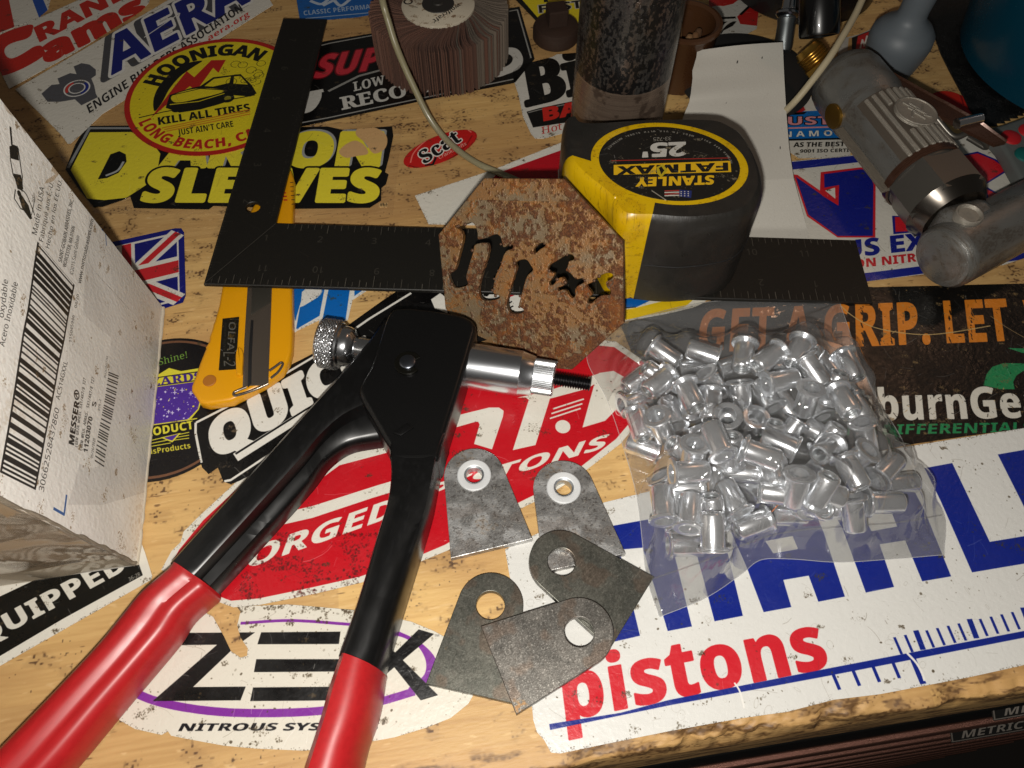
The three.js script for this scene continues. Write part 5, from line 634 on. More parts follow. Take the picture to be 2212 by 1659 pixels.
  along('nose_sleeve', scr, 1070, lathe([0.001, 0, 9.4, 0, 9.4, L1, 9.2, L1 + 0.2, 8.0, L2, 7.2, L2 + 0.3, 0.001, L2 + 0.3], 64));
  { const L = len(1595, 1755), s = new THREE.Shape(); for (let i = 0; i < 324; i++) { const a = i / 324 * 6.28319, r = 7.2 + 0.2 * Math.sin(a * 54); s[i ? 'lineTo' : 'moveTo'](r * Math.cos(a), r * Math.sin(a)); } const g = new THREE.ExtrudeGeometry(s, { depth: L - 1.2, bevelEnabled: true, bevelSize: 0.6, bevelThickness: 0.6, bevelOffset: -0.6, bevelSegments: 2 }); g.translate(0, 0, 0.6); g.rotateX(-Math.PI / 2); along('nosepiece', mat({ color: 0xe6e8ea, metalness: 1, roughness: 0.24 }), 1595, toCreasedNormals(g, 0.3)); }
  { const L = len(1740, 2012), p = [0.001, 0]; for (let y = 0; y < L - 0.6; y += 1.05) p.push(2.15, y, 2.95, y + 0.42, 2.95, y + 0.56, 2.15, y + 0.95); p.push(2.1, L, 0.001, L); along('mandrel', M.blackOxide, 1740, lathe(p, 32)); }
  { const L = len(60, 205), R = 10.2, nA = 150, nL = 40, pos = [], idx = [];
    for (let j = 0; j <= nL; j++) for (let i = 0; i <= nA; i++) { const v = j / nL, a = i / nA * 6.28319, e = Math.min(v, 1 - v) * L, rr = R - 0.7 * sstep(1.2, 0, e); const k1 = Math.abs(((a / 6.28319 * 34 + v * 7.5) % 1 + 1) % 1 - 0.5) * 2, k2 = Math.abs(((a / 6.28319 * 34 - v * 7.5) % 1 + 1) % 1 - 0.5) * 2; const h = 0.5 * Math.min(sstep(0, 0.5, k1), sstep(0, 0.5, k2)) * sstep(0.2, 1, e); pos.push((rr + h) * Math.cos(a), v * L, (rr + h) * Math.sin(a)); }
    for (let j = 0; j < nL; j++) for (let i = 0; i < nA; i++) { const a = j * (nA + 1) + i; idx.push(a, a + nA + 1, a + 1, a + 1, a + nA + 1, a + nA + 2); }
    const g = new THREE.BufferGeometry(); g.setAttribute('position', new THREE.Float32BufferAttribute(pos, 3)); g.setIndex(idx); g.computeVertexNormals(); const kn = along('knurled_knob', mat({ color: 0xcfd0d2, metalness: 1, roughness: 0.27 }), 60, merge([toCreasedNormals(g, 0.5), lathe([0.001, -0.4, 7.5, -0.4, 9.5, 0.1, 9.5, 0.4], 48)]));
    along('knob_collar', M.chrome, 205, lathe([9.6, -0.3, 9.5, 0.5, 8.6, 1.2, 8.4, len(205, 262), 7.6, len(205, 290), 5.6, len(205, 312), 5.4, len(205, 316), 0.001, len(205, 316)], 48)); along('draw_rod', M.chrome, 300, lathe([0.001, 0, 4.5, 0, 4.5, len(300, 600), 0.001, len(300, 600)], 40)); }
}

// ---------------------------------------------------------------- the steel brackets
{
  const TH = 3.2, R = 11.8, LEN = 30.5, HB = 15.6, HOLE = 5.1;
  const shape = () => { const s = new THREE.Shape(), a = Math.acos((R - 0) / Math.hypot(LEN, HB) * 1) ; const phi = Math.atan2(HB, LEN), dd = Math.hypot(LEN, HB), al = Math.acos(R / dd), th = Math.PI - phi - al; s.moveTo(-LEN, -HB); s.lineTo(R * Math.cos(-th), R * Math.sin(-th)); s.absarc(0, 0, R, -th, th, false); s.lineTo(-LEN, HB); s.closePath(); const h = new THREE.Path(); h.absarc(0, 0, HOLE, 0, 6.2832, true); s.holes.push(h); return s; };
  const g0 = new THREE.ExtrudeGeometry(shape(), { depth: TH - 0.5, bevelEnabled: true, bevelSize: 0.25, bevelThickness: 0.25, bevelOffset: -0.25, bevelSegments: 2, curveSegments: 40 });
  g0.rotateX(-Math.PI / 2); g0.translate(0, 0.25, 0); flatUV(g0, (x, y, z) => [x / 60 + 0.7, z / 60 + 0.5 + y * 0.01]);
  const u2 = (k) => k / 512, tex = (seed, rust, bright, b0, b1, met, ro) => { const f = (u, v) => ({ m: fbm(u * 12, v * 12, 4, seed), s: vnoise(u * 210, v * 210, seed + 4), t: fbm(u * 70, v * 70, 3, seed + 9), r: fbm(u * 6, v * 6, 4, seed + 20) });
    const map = dataTex(512, 512, (i, j) => { const q = f(i / 512, j / 512); let c = mix3(b0, b1, sstep(0.35, 0.7, q.m)); c = mix3(c, [56, 50, 46], (0.25 + 0.2 * bright) * sstep(0.55, 0.78, q.t)); c = mix3(c, [176, 172, 164], bright * sstep(0.72, 0.95, q.s)); c = mix3(c, [112, 92, 78], (bright > 0.9 ? 0.2 : 0.45) * sstep(0.55, 0.7, fbm(i / 60, j / 60, 3, seed + 31))); const sc = vnoise(u2(i) * 240 + u2(j) * 40, u2(j) * 22, seed + 50); c = mix3(c, [c[0] * 1.25, c[1] * 1.25, c[2] * 1.25], 0.6 * sstep(0.72, 0.95, sc)); return mix3(c, [168, 102, 34], rust * sstep(0.7, 0.78, q.r) * sstep(0.35, 0.55, q.t)); });
    const rg = dataTex(256, 256, (i, j) => { const q = f(i / 256, j / 256); return grey(0.5 + 0.3 * q.t + 0.25 * (q.s - 0.5)); }, false);
    return mat({ map, roughness: ro, roughnessMap: rg, metalness: met, bumpMap: dataTex(512, 512, (i, j) => { const q = f(i / 512, j / 512); return grey(0.75 * q.s + 0.25 * q.t); }, false), bumpScale: bright > 0.9 ? 0.00006 : 0.000012 }); };
  const mA = tex(3, 0.12, 0.95, [150, 149, 147], [200, 200, 199], 0.7, 0.6), mB = tex(40, 0.9, 0.15, [92, 92, 85], [106, 105, 97], 0.8, 0.6), mC = tex(70, 0.4, 0.6, [100, 97, 92], [118, 114, 108], 0.75, 0.55);
  const nutG = lathe([3.3, -3.5, 3.3, 0.2, 3.9, 0.75, 4.4, 0.85, 6.3, 0.85, 6.65, 0.55, 6.65, 0.1, 5, 0], 48), bore = lathe([3.3, -4.2, 3.3, 0.15, 3.9, 0.8, 3.2, 0.3, 3.0, -4.2], 40);
  const put = (label, m, hole, baseMid, yh, yb, nut) => {
    const h = W(...hole, yh + TH), b = W(...baseMid, yb + TH), ex = h.clone().sub(b).setY(0).normalize(), tilt = Math.atan2(yh - yb, LEN), e = ex.clone().multiplyScalar(Math.cos(tilt)).add(V3(0, Math.sin(tilt), 0)), ez = V3().crossVectors(ex, V3(0, 1, 0)).normalize(), ey = V3().crossVectors(ez, e).normalize();
    const o = h.clone(); o.y = yh; const t = thing('steel_bracket', label, 'bracket', o.clone(), 'plain steel tab brackets'); delete t.userData.group;
    part('plate', frameAt(g0, o, e, ey, ez), m, t);
    if (nut) { const top = o.clone().addScaledVector(ey, TH); part('rivet_nut', frameAt(nutG, top, e, ey, ez), M.aluMatte, t); part('threaded_bore', frameAt(bore, top, e, ey, ez), M.aluDark, t); }
  };
  put('grey steel bracket with a silver rivet nut set in it, nearest the black handle', mA, ['J', 1170, 1313], [8, 1011, 312], 0.6, 0.6, true);
  put('grey steel bracket with a silver rivet nut set in it, beside the bag', mA, ['J', 1820, 1404], [8, 1590, 395], 0.6, 0.6, true);
  put('steel bracket with an empty hole and a rust spot at its corner, touching the bag', mB, [8, 1435, 372], [8, 1838, 660], 4.1, 0.8, false);
  put('dark steel bracket with an empty hole lying partly on the ZEX sticker', mB, [8, 997, 645], [8, 878, 1172], 0.5, 0.5, false);
  put('brownish steel bracket with an empty hole, topmost of the near brackets', mC, [8, 1553, 810], [8, 1084, 1026], 5.6, 3.9, false);
}

// ---------------------------------------------------------------- the bag of rivet nuts
{
  const R = 4.5 * 0.93, LN = 14.6 * 0.93;
  const barrelG = lathe([3.55, -0.2, 3.55, -6.8, 2.7, -7.2, 2.7, -14.2, 3.1, -14.6, 3.7, -14.5, 4.2, -14.0, 4.5, -13.4, 4.5, -2.2, 4.45, -1.2].reverse().reduce((o, v, i, a) => (i % 2 ? o : (o.push(a[i + 1], v), o)), []), 28);
  const flangeG = lathe([3.55, -0.6, 3.55, -0.05, 3.8, 0, 5.5, 0, 5.95, -0.35, 5.95, -0.85, 5.6, -1.25, 4.4, -1.35].reverse().reduce((o, v, i, a) => (i % 2 ? o : (o.push(a[i + 1], v), o)), []), 32);
  barrelG.scale(0.93, 0.93, 0.93); flangeG.scale(0.95, 0.93, 0.95); const th = []; for (let y = -14.2; y < -7.6; y += 1.0) th.push(2.72, y, 2.35, y + 0.4, 2.35, y + 0.6, 2.72, y + 1.0); const threadG = lathe(th, 20); threadG.scale(0.93, 0.93, 0.93);
  const FL = 'rivet nuts showing their open flange', SD = 'rivet nuts lying on their side', TE = 'rivet nuts showing their small threaded end';
  const LAB = { f: ['silver rivet nut in the clear bag with its wide flange turned to the viewer', FL], s: ['silver rivet nut in the clear bag lying on its side in the heap', SD], t: ['silver rivet nut in the clear bag with its small threaded end turned up', TE] };
  // kind, enlargement, flange end x y, tail end x y, tilt of the axis (degrees, tail down)
  const list = [
    // lowest layer, seen between the others
    ['s', 'D', 480, 210, 250, 130, 0], ['f', 'D', 540, 480, 620, 560, 35], ['s', 'B', 660, 820, 500, 930, 5], ['f', 'B', 480, 1140, 640, 1080, 8], ['s', 'E', 1060, 810, 720, 850, 0], ['s', 'E', 1130, 770, 1540, 770, 0], ['s', 'E', 1360, 575, 1640, 550, 0], ['s', 'E', 140, 905, 430, 912, 0], ['s', 'B', 1600, 1120, 1790, 1000, 5], ['f', 'B', 1690, 885, 1720, 960, 40], ['s', 'C', 640, 1250, 520, 1020, 0], ['s', 'B', 1080, 740, 1250, 700, 0], ['s', 'D', 940, 610, 700, 620, 0], ['s', 'C', 1000, 1080, 880, 900, 0], ['t', 'E', 705, 850, 700, 850, -60],
    ['s', 'C', 760, 800, 640, 640, 0], ['s', 'B', 1480, 760, 1700, 690, 0], ['s', 'D', 1500, 620, 1600, 480, 0], ['s', 'E', 960, 560, 1120, 470, 0], ['s', 'D', 700, 780, 720, 1000, 0], ['s', 'B', 2120, 700, 2350, 760, 0], ['s', 'C', 250, 780, 100, 600, 0], ['s', 'D', 1150, 480, 1180, 720, 0], ['s', 'E', 560, 440, 700, 560, 0], ['s', 'C', 700, 1500, 560, 1420, 0], ['s', 'B', 1380, 1420, 1180, 1500, 0],
    ['s', 'C', 900, 620, 1010, 820, 0], ['s', 'B', 1900, 700, 2080, 560, 0], ['t', 'C', 560, 560, 600, 480, -40], ['s', 'E', 300, 700, 120, 640, 0], ['f', 'E', 980, 700, 1010, 760, 40], ['s', 'D', 1900, 520, 2080, 480, 0], ['t', 'B', 1150, 1010, 1130, 930, -50], ['s', 'C', 1010, 1120, 1120, 1290, 0], ['s', 'B', 560, 1240, 640, 1480, 0], ['s', 'D', 1260, 960, 1050, 1010, 0],
    // middle
    ['s', 'B', 735, 500, 1030, 690, 3], ['s', 'B', 1470, 640, 1110, 525, 0], ['s', 'B', 1760, 430, 1705, 800, 3], ['s', 'B', 2160, 540, 1860, 740, 3], ['t', 'B', 830, 800, 650, 735, -25], ['s', 'C', 440, 450, 330, 690, 5], ['s', 'C', 480, 690, 640, 870, 12], ['t', 'C', 830, 870, 855, 790, -55], ['s', 'C', 830, 960, 960, 1260, -14], ['t', 'C', 780, 1450, 840, 1370, -50], ['f', 'C', 1095, 1330, 1180, 1420, 50], ['s', 'E', 1230, 540, 1490, 270, 2], ['t', 'E', 720, 540, 745, 470, -55], ['s', 'B', 1010, 1410, 890, 1060, 3], ['f', 'B', 785, 1260, 860, 1300, 62], ['t', 'B', 1040, 1590, 940, 1560, -35], ['s', 'D', 600, 1000, 560, 580, 2], ['s', 'D', 860, 1070, 890, 680, 2], ['t', 'D', 1150, 790, 1105, 690, -45], ['s', 'D', 640, 1240, 1020, 1240, 2], ['s', 'D', 1650, 470, 1230, 420, 2], ['s', 'D', 1790, 400, 1800, 560, -20], ['s', 'D', 2040, 700, 1630, 640, 2], ['s', 'E', 510, 610, 890, 720, 2], ['f', 'E', 410, 445, 420, 500, 58], ['t', 'D', 1170, 1210, 1115, 870, -28], ['s', 'D', 1750, 940, 1360, 1080, 4], ['f', 'C', 395, 1310, 330, 1400, 30],
    // on top
    ['s', 'B', 960, 790, 670, 1020, 2], ['f', 'B', 1310, 790, 1450, 870, 38], ['s', 'B', 1085, 880, 1230, 1220, -8], ['s', 'B', 1390, 955, 1375, 1340, 6], ['f', 'B', 1560, 1260, 1590, 1250, 76], ['f', 'B', 1880, 1270, 1870, 1290, 84], ['s', 'B', 2070, 1200, 1890, 880, 2], ['s', 'C', 40, 920, 380, 840, 2], ['f', 'C', 540, 950, 560, 1040, 72], ['t', 'B', 1640, 1560, 1610, 1470, -58], ['t', 'B', 2100, 1420, 2080, 1330, -58], ['s', 'B', 1500, 1660, 1390, 1400, 3], ['f', 'B', 1210, 1560, 1215, 1620, 68], ['s', 'D', 2020, 200, 1680, 40, 3], ['s', 'D', 1440, 185, 1860, 325, 2], ['s', 'D', 660, 460, 1090, 420, 2], ['s', 'D', 1430, 890, 1240, 550, 2], ['s', 'C', 190, 1070, 330, 1260, 4], ['f', 'E', 1170, 190, 1090, 230, 62], ['t', 'E', 830, 80, 620, 255, -30], ['s', 'E', 880, 270, 1090, 620, 2],
  ];
  const placed = [], protos = {}, dist = (a, b) => { // distance between two segments, sampled
    let m = 1e9; for (let i = 0; i <= 4; i++) { const p = a[0].clone().lerp(a[1], i / 4), d = b[1].clone().sub(b[0]), k = clamp(p.clone().sub(b[0]).dot(d) / d.lengthSq()); m = Math.min(m, p.distanceTo(b[0].clone().addScaledVector(d, k))); } return m; };
  const tops = [];
  list.forEach(([kind, z, fx, fy, tx, ty, tilt], n) => {
    const a = px(z, fx, fy), b = px(z, tx, ty), f0 = at(...a, 8), t0 = at(...b, 8), az = t0.clone().sub(f0).setY(0); if (az.length() < 0.3) az.set(0.3, 0, 1); az.normalize();
    const tl = tilt * Math.PI / 180, dir = az.clone().multiplyScalar(Math.cos(tl)).add(V3(0, -Math.sin(tl), 0)), lim = n < 36 ? 11 : n < 64 ? 20 : 30;
    let y = 1, F, T, seg;
    for (let k = 0; k < 60; k++, y += 0.5) {
      const vertical = Math.abs(tilt) > 45; 
      if (tilt >= 30) { F = at(...a, y + LN * Math.sin(tl) + 4); T = F.clone().addScaledVector(dir, LN); } else if (tilt <= -25) { T = at(...b, y + LN * Math.sin(-tl) + 4); F = T.clone().addScaledVector(dir, -LN); } else { const m = at((a[0] + b[0]) / 2, (a[1] + b[1]) / 2, y + 5); F = m.clone().addScaledVector(dir, -LN / 2); T = m.clone().addScaledVector(dir, LN / 2); }
      if (Math.min(T.y + R * Math.cos(tl) * -1, F.y - 5.9 * Math.cos(tl)) < 0.6) continue;
      seg = [F.clone().addScaledVector(dir, 2.5), F.clone().addScaledVector(dir, LN - 2.5)];
      if (y > lim || placed.every((q) => dist(seg, q) > 8.1)) break;
    }
    placed.push(seg); tops.push([F, T]);
    // one nut is built, the rest are copies of it
    let o; const base = F.clone().lerp(T, 0.5);
    if (!protos.n) { o = thing('rivet_nut', LAB[kind][0], 'rivet nut', V3(0, 0, 0), LAB[kind][1]); part('barrel', barrelG, M.alu, o); part('flange', flangeG, M.aluBright, o); part('threaded_bore', threadG, M.aluDark, o); protos.n = o; }
    else { o = protos.n.clone(); o.name = numbered('rivet_nut'); o.userData = { label: LAB[kind][0], category: 'rivet nut', group: LAB[kind][1] }; scene.add(o); }
    o.position.copy(F).multiplyScalar(MM); o.quaternion.setFromUnitVectors(V3(0, -1, 0), dir);
  });
  // each nut is told by its row in the bag and its place in that row
  { const all = scene.children.filter((o) => o.name.startsWith('rivet_nut') && o.userData.category === 'rivet nut'), at2 = all.map((o, i) => [o, ...project(tops[i][0].clone().lerp(tops[i][1], 0.5)), list[i][0]]).sort((a, b) => a[2] - b[2]), ROWS = 10, per = Math.ceil(at2.length / ROWS), ord = ['first', 'second', 'third', 'fourth', 'fifth', 'sixth', 'seventh', 'eighth', 'ninth', 'tenth', 'eleventh'];
    for (let r = 0; r < ROWS; r++) at2.slice(r * per, (r + 1) * per).sort((a, b) => a[1] - b[1]).forEach(([o, , , k], i) => { o.userData.label = `silver rivet nut ${k === 'f' ? 'showing its flange' : k === 't' ? 'showing its threaded end' : 'on its side'}, ${ord[i]} from left in the bag's ${ord[r]} row`; }); }
  // the film: a sheet stretched over the nuts
  const curve = (l) => new THREE.CatmullRomCurve3(l.map(([x, y]) => at(x, y, 0)), false, 'centripetal');
  const N = 120, Lc = curve([[1344, 697], [1268, 765], [1311, 866], [1341, 953], [1374, 1071], [1398, 1254], [1424, 1334]]), Rc = curve([[1812, 656], [1852, 770], [1888, 856], [1943, 945], [1973, 1016], [2036, 1111], [2037, 1200]]), Tc = curve([[1344, 697], [1520, 656], [1670, 650], [1812, 656]]), Bc = curve([[1424, 1334], [1527, 1291], [1600, 1242], [1640, 1212], [1700, 1209], [1805, 1216], [1930, 1209], [2037, 1200]]);
  const gp = [], h = new Float32Array((N + 1) * (N + 1)), lo = new Float32Array((N + 1) * (N + 1)), c00 = Lc.getPoint(0), c10 = Rc.getPoint(0), c01 = Lc.getPoint(1), c11 = Rc.getPoint(1);
  const Lp = Lc.getSpacedPoints(N), Rp = Rc.getSpacedPoints(N), Tp = Tc.getSpacedPoints(N), Bp = Bc.getSpacedPoints(N);
  for (let j = 0; j <= N; j++) for (let i = 0; i <= N; i++) { const u = i / N, v = j / N; gp.push(Lp[j].clone().multiplyScalar(1 - u).addScaledVector(Rp[j], u).addScaledVector(Tp[i], 1 - v).addScaledVector(Bp[i], v).sub(c00.clone().multiplyScalar((1 - u) * (1 - v)).addScaledVector(c10, u * (1 - v)).addScaledVector(c01, (1 - u) * v).addScaledVector(c11, u * v))); }
  gp.forEach((p, k) => { let m = 1.0; for (const [F, T] of tops) { const d = T.clone().sub(F); for (let s = 0; s <= 5; s++) { const q = F.clone().addScaledVector(d, s / 5), r = Math.hypot(q.x - p.x, q.z - p.z); if (r < 6.2) m = Math.max(m, q.y + Math.sqrt(Math.max(0, 6.4 * 6.4 - r * r)) * (s === 0 ? 0.95 : 0.78) + 0.3); } } lo[k] = m; h[k] = m; });
  for (let it = 0; it < 260; it++) for (let j = 1; j < N; j++) for (let i = 1; i < N; i++) { const k = j * (N + 1) + i; h[k] = Math.max(lo[k], 0.25 * (h[k - 1] + h[k + 1] + h[k - N - 1] + h[k + N + 1]) - 0.035); }
  const edge = (i, j) => clamp(Math.min(i, j, N - i, N - j) / 5);
  const anchors = [[1424, 1334, 0], [2037, 1200, 1], [1812, 656, 2], [1344, 697, 3], [1640, 1212, 0.5], [1311, 866, 1.7], [1943, 945, 2.4], [1398, 1254, 0.9]].map(([x, y, f]) => { const q = at(x, y); return [q.x, q.z, f]; });
  const pos = [], uv = [], idx = [];
  for (let j = 0; j <= N; j++) for (let i = 0; i <= N; i++) { const k = j * (N + 1) + i, p = gp[k], e = edge(i, j); const wr = 0.9 * e * (fbm(p.x / 16 + 0.3 * p.z / 9, p.z / 26, 3, 8) - 0.35) + 0.5 * e * Math.abs(fbm((p.x + p.z) / 9, (p.x - p.z) / 34, 2, 19) - 0.5) * 2; let fold = 0; for (const [cx, cz, ph] of anchors) { const dx = p.x - cx, dz = p.z - cz, d = Math.hypot(dx, dz); fold += 2.6 * Math.exp(-d / 24) * clamp(d / 6) * Math.pow(Math.abs(Math.sin(Math.atan2(dz, dx) * 7 + ph + 0.4 * Math.sin(d / 6))), 3); } pos.push(p.x, fold * e + Math.max(1.1 - 0.4 * (1 - e), h[k] + wr + 0.3), p.z); uv.push(p.x / 60, p.z / 60); if (i < N && j < N) idx.push(k, k + N + 1, k + 1, k + 1, k + N + 1, k + N + 2); }
  const film = new THREE.BufferGeometry(); film.setAttribute('position', new THREE.Float32BufferAttribute(pos, 3)); film.setAttribute('uv', new THREE.Float32BufferAttribute(uv, 2)); film.setIndex(idx); film.computeVertexNormals();
  const crinkle = dataTex(512, 512, (i, j) => { const u = i / 512, v = j / 512; return grey(0.5 * fbm(u * 6 + 2 * v, v * 3, 4, 3) + 0.35 * Math.abs(2 * fbm(u * 5, v * 9, 3, 31) - 1) + 0.15 * Math.abs(2 * fbm(u * 14, v * 11, 2, 36) - 1)); }, false);
  const plastic = mat({ color: 0xf4f4f4, transmission: 0.95, thickness: 0, roughness: 0.06, ior: 1.5, bumpMap: crinkle, bumpScale: 0.0009 }), plasticFlat = mat({ color: 0xf4f4f4, transmission: 0.95, thickness: 0, roughness: 0.1, ior: 1.4 });
  const t = thing('plastic_bag', 'clear plastic bag full of silver rivet nuts on the right of the bench', 'bag', W(0, 1660, 940, 0.5));
  part('top_film', film, plastic, t);
  const rim = [...Tp, ...Rp.slice(1), ...Bp.slice(0, -1).reverse(), ...Lp.slice(1, -1).reverse()].filter((_, i) => i % 2 === 0); part('bottom_film', slab(rim, 0.62, 0.68), plasticFlat, t);
  part('seam', tube([W('D', 440, 1610, 1.4), W('D', 1000, 1420, 2), W('D', 1600, 1180, 3), W('E', 300, 1090, 3), W('E', 900, 1030, 2.6), W('E', 1500, 985, 1.8), W('E', 1960, 905, 1.2)], 0.3, 80, 6), plasticFlat, t);
  part('edge_fold', new THREE.TubeGeometry(new THREE.CatmullRomCurve3(rim.map((p, i) => p.clone().setY(0.95)), true, 'centripetal'), 500, 0.16, 6, true), mat({ color: 0xffffff, transmission: 0.8, thickness: 0, roughness: 0.15 }), t);
  const hair = solo('copper_wire', tube([W('D', 1760, 880, 16), W('D', 1830, 800, 18), W('D', 1920, 720, 20), W('D', 2050, 640, 20)], 0.22, 40, 6), mat({ color: 0xb5673c, metalness: 1, roughness: 0.35 }), 'thin copper wire strand among the silver rivet nuts in the bag', 'wire', W('D', 1900, 760, 17));
}

// ---------------------------------------------------------------- things at the back
const UP = V3(0, 1, 0), XA = V3(1, 0, 0), ZA = V3(0, 0, 1), stand = (g, o) => frameAt(g, o, XA, UP, ZA);
{ // flap sanding wheel
  const H = 30, R = 38, c = V3(-40, 0, -392);
  const t = thing('flap_sanding_wheel', 'brown flap sanding wheel with a cream wolfcraft disc on top', 'sanding wheel', c);
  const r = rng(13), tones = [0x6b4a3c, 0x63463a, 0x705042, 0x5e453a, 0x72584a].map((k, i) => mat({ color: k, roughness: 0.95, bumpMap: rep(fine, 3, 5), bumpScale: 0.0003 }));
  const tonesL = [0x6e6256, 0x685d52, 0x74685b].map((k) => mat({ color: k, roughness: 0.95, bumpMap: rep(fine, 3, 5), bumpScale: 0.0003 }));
  // each flap is a thin leaf, curved back as it runs outwards
  const flapG = []; for (let v = 0; v < 4; v++) { const st = []; for (let k = 0; k <= 6; k++) { const q = k / 6, rad = 17 + (R - 17 - 0.7 * (v % 3)) * q, a = 0.34 * Math.sin(q * 1.9) + 0.012 * v * q, th = 0.34, top = H - 1.2 * q * q - 0.5 * (v % 2); const p = V3(rad * Math.cos(a), 0, rad * Math.sin(a)), nn = V3(-Math.sin(a), 0, Math.cos(a)).multiplyScalar(th); st.push([p.clone().sub(nn), p.clone().add(nn), 0.4 + 0.7 * r(), top]); } flapG.push(loft(st, [[-1, 0], [-1, 1], [1, 1], [1, 0]])); }
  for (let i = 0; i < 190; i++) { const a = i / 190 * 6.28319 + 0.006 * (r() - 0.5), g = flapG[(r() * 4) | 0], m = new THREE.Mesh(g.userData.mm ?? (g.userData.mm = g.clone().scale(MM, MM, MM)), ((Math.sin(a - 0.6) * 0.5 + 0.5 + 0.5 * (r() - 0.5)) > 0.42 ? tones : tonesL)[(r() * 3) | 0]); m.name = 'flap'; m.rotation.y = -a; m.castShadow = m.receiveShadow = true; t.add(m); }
  part('core', stand(lathe([0.001, 1, 18.5, 1, 18.5, H - 1, 0.001, H - 1]), c), mat({ color: 0x4a362c, roughness: 0.9 }), t);
  const K = 22, w = 46, P = new Print(w, w, K, (x, y) => { const q = at(x, y, H + 1.2); return [(q.x - c.x + w / 2) * K, (q.z - c.z + w / 2) * K]; }); P.bg('#c2b8a4'); P.t = 2; P.text('wolfcraft', [800, 20, 636, 122, 818, 40], '#2b2722', { ref: 'l' }); P.text('®', [648, 132, 640, 138, 655, 140], '#2b2722'); P.text('40', [545, 42, 505, 34, 548, 52], '#3a332b', { font: SANS }); P.dot('#2a2622', 485, 10, 2.6); P.dot('#cfc4ae', 485, 10, 1.6); P.grime(5, 5, { col: '110,86,62', stains: 3 });
  const disc = part('label_disc', flatUV(stand(lathe([3.2, H + 1.9, 8, H + 1.8, 9, H + 1.2, 19.2, H + 1.2, 19.8, H + 0.8, 19.8, H - 0.4], 64), c), (x, y, z) => [(x - c.x) / w + 0.5, 0.5 - (z - c.z) / w]), mat({ map: P.texture(), roughness: 0.65 }), t);
  part('hub', stand(lathe([0.001, H + 2.4, 2.6, H + 2.6, 3.2, H + 2, 5, H + 1.9, 8.6, H + 1.8, 8.8, H + 1.3], 32), c), mat({ color: 0x4a4744, metalness: 0.7, roughness: 0.5 }), disc);
}
{ // steel pipe
  const c = W(0, 1349, 250, 45); c.z -= 22; c.y = 0; const R = 22.2, H = 150;
  const map = dataTex(1024, 1024, (i, j) => { const u = i / 1024, y = j / 1024 * H; if (y < 56 + 0.5 * vnoise(u * 30, 1, 2)) { let k = 0.5 * vnoise(3, y * 3, 6) + 0.5 * fbm(u * 12, y * 0.8, 3, 9), q = mix3([104, 88, 76], [142, 124, 108], k); return mix3(q, [70, 56, 48], 0.6 * sstep(0.6, 0.75, fbm(u * 30, y / 4, 3, 12))); } const m = fbm(u * 150, y / 1.5, 5, 20), k = fbm(u * 22, y / 30, 3, 24), f = vnoise(u * 260, y * 2, 3); let q = mix3([62, 60, 59], [84, 80, 76], f); q = mix3(q, [112, 84, 66], 0.4 * sstep(0.5, 0.7, k)); return mix3(q, [26, 26, 27], 0.85 * sstep(0.44, 0.6, m + 0.4 * (k - 0.5))); });
  const t = thing('steel_pipe', 'upright steel pipe with flaking black scale behind the tape measure', 'pipe', c);
  part('tube', flatUV(stand(lathe([19, 0, R, 0, R, H, 19, H, 19, 0], 96), c), (x, y, z) => [Math.atan2(z - c.z, x - c.x) / 6.28319 + 0.25, y / H]), mat({ map, metalness: 0.55, roughness: 0.55, roughnessMap: rep(smudge, 2), bumpMap: map, bumpScale: 0.00025 }), t);
}
{ // brown plug left of the pipe
  const c = W(2, 1405, 300, 0); c.z -= 9; const m = mat({ color: 0x3c2a20, roughness: 0.7, metalness: 0.3, bumpMap: rep(fine, 2), bumpScale: 0.0002 });
  const t = thing('rusty_plug', 'dark brown rusty round plug with a square head left of the pipe', 'pipe plug', c); part('base', stand(lathe([0.001, 0, 12.5, 0, 13.4, 1.2, 13.4, 7, 12.4, 9, 9, 10.5, 0.001, 11], 40), c), m, t); const b = box(11, 10, 11, 0, 15, 0, 1); b.rotateY(0.2); part('square_head', stand(b, c), m, t);
}
{ // brown cup with things in it
  const c = W(0, 1484, 46, 34); c.y = 0; const m = mat({ color: 0x4a2f1c, roughness: 0.6, roughnessMap: rep(smudge, 2) }), in_ = mat({ color: 0x5a3e26, roughness: 0.8 });
  const t = thing('brown_cup', 'brown round cup right of the pipe holding wooden pegs', 'cup', c); part('wall', stand(lathe([13.5, 0, 15.5, 30, 15.2, 34, 17, 35, 18.6, 34.6, 18.8, 33, 17.4, 31, 15.6, 0, 0.001, 0], 56), c), m, t); part('floor', stand(lathe([0.001, 3, 13.6, 3, 13.6, 1]), c), in_, t);
  const r = rng(8); for (let i = 0; i < 6; i++) { const a = i * 1.05 + r(), q = 4 + 5 * r(), o = V3(c.x + q * Math.cos(a), 3.5, c.z + q * Math.sin(a)); const g = aim(lathe([0.001, 0, 2, 0, 2, 24, 1.4, 25.5, 0.001, 26], 14), o, o.clone().add(V3((r() - 0.5) * 8, 24, (r() - 0.5) * 8))); solo('wooden_peg', g, mat({ color: [0x6b4a2c, 0x7d5d3c, 0x553a22][i % 3], roughness: 0.85 }), 'brown wooden peg standing in the brown cup', 'peg', o, 'wooden pegs in the brown cup'); }
}
{ // black backing pad under the card
  const c = W('F', 850, 770, 6); c.y = 0; const t = thing('backing_pad', 'black round rubber pad lying under the white card', 'rubber pad', c); part('disc', stand(lathe([0.001, 7.5, 24, 7, 33, 5.6, 37, 3.6, 37.5, 2, 36.5, 0.6, 0.001, 0.6], 72), c), M.blackRubber, t);
}
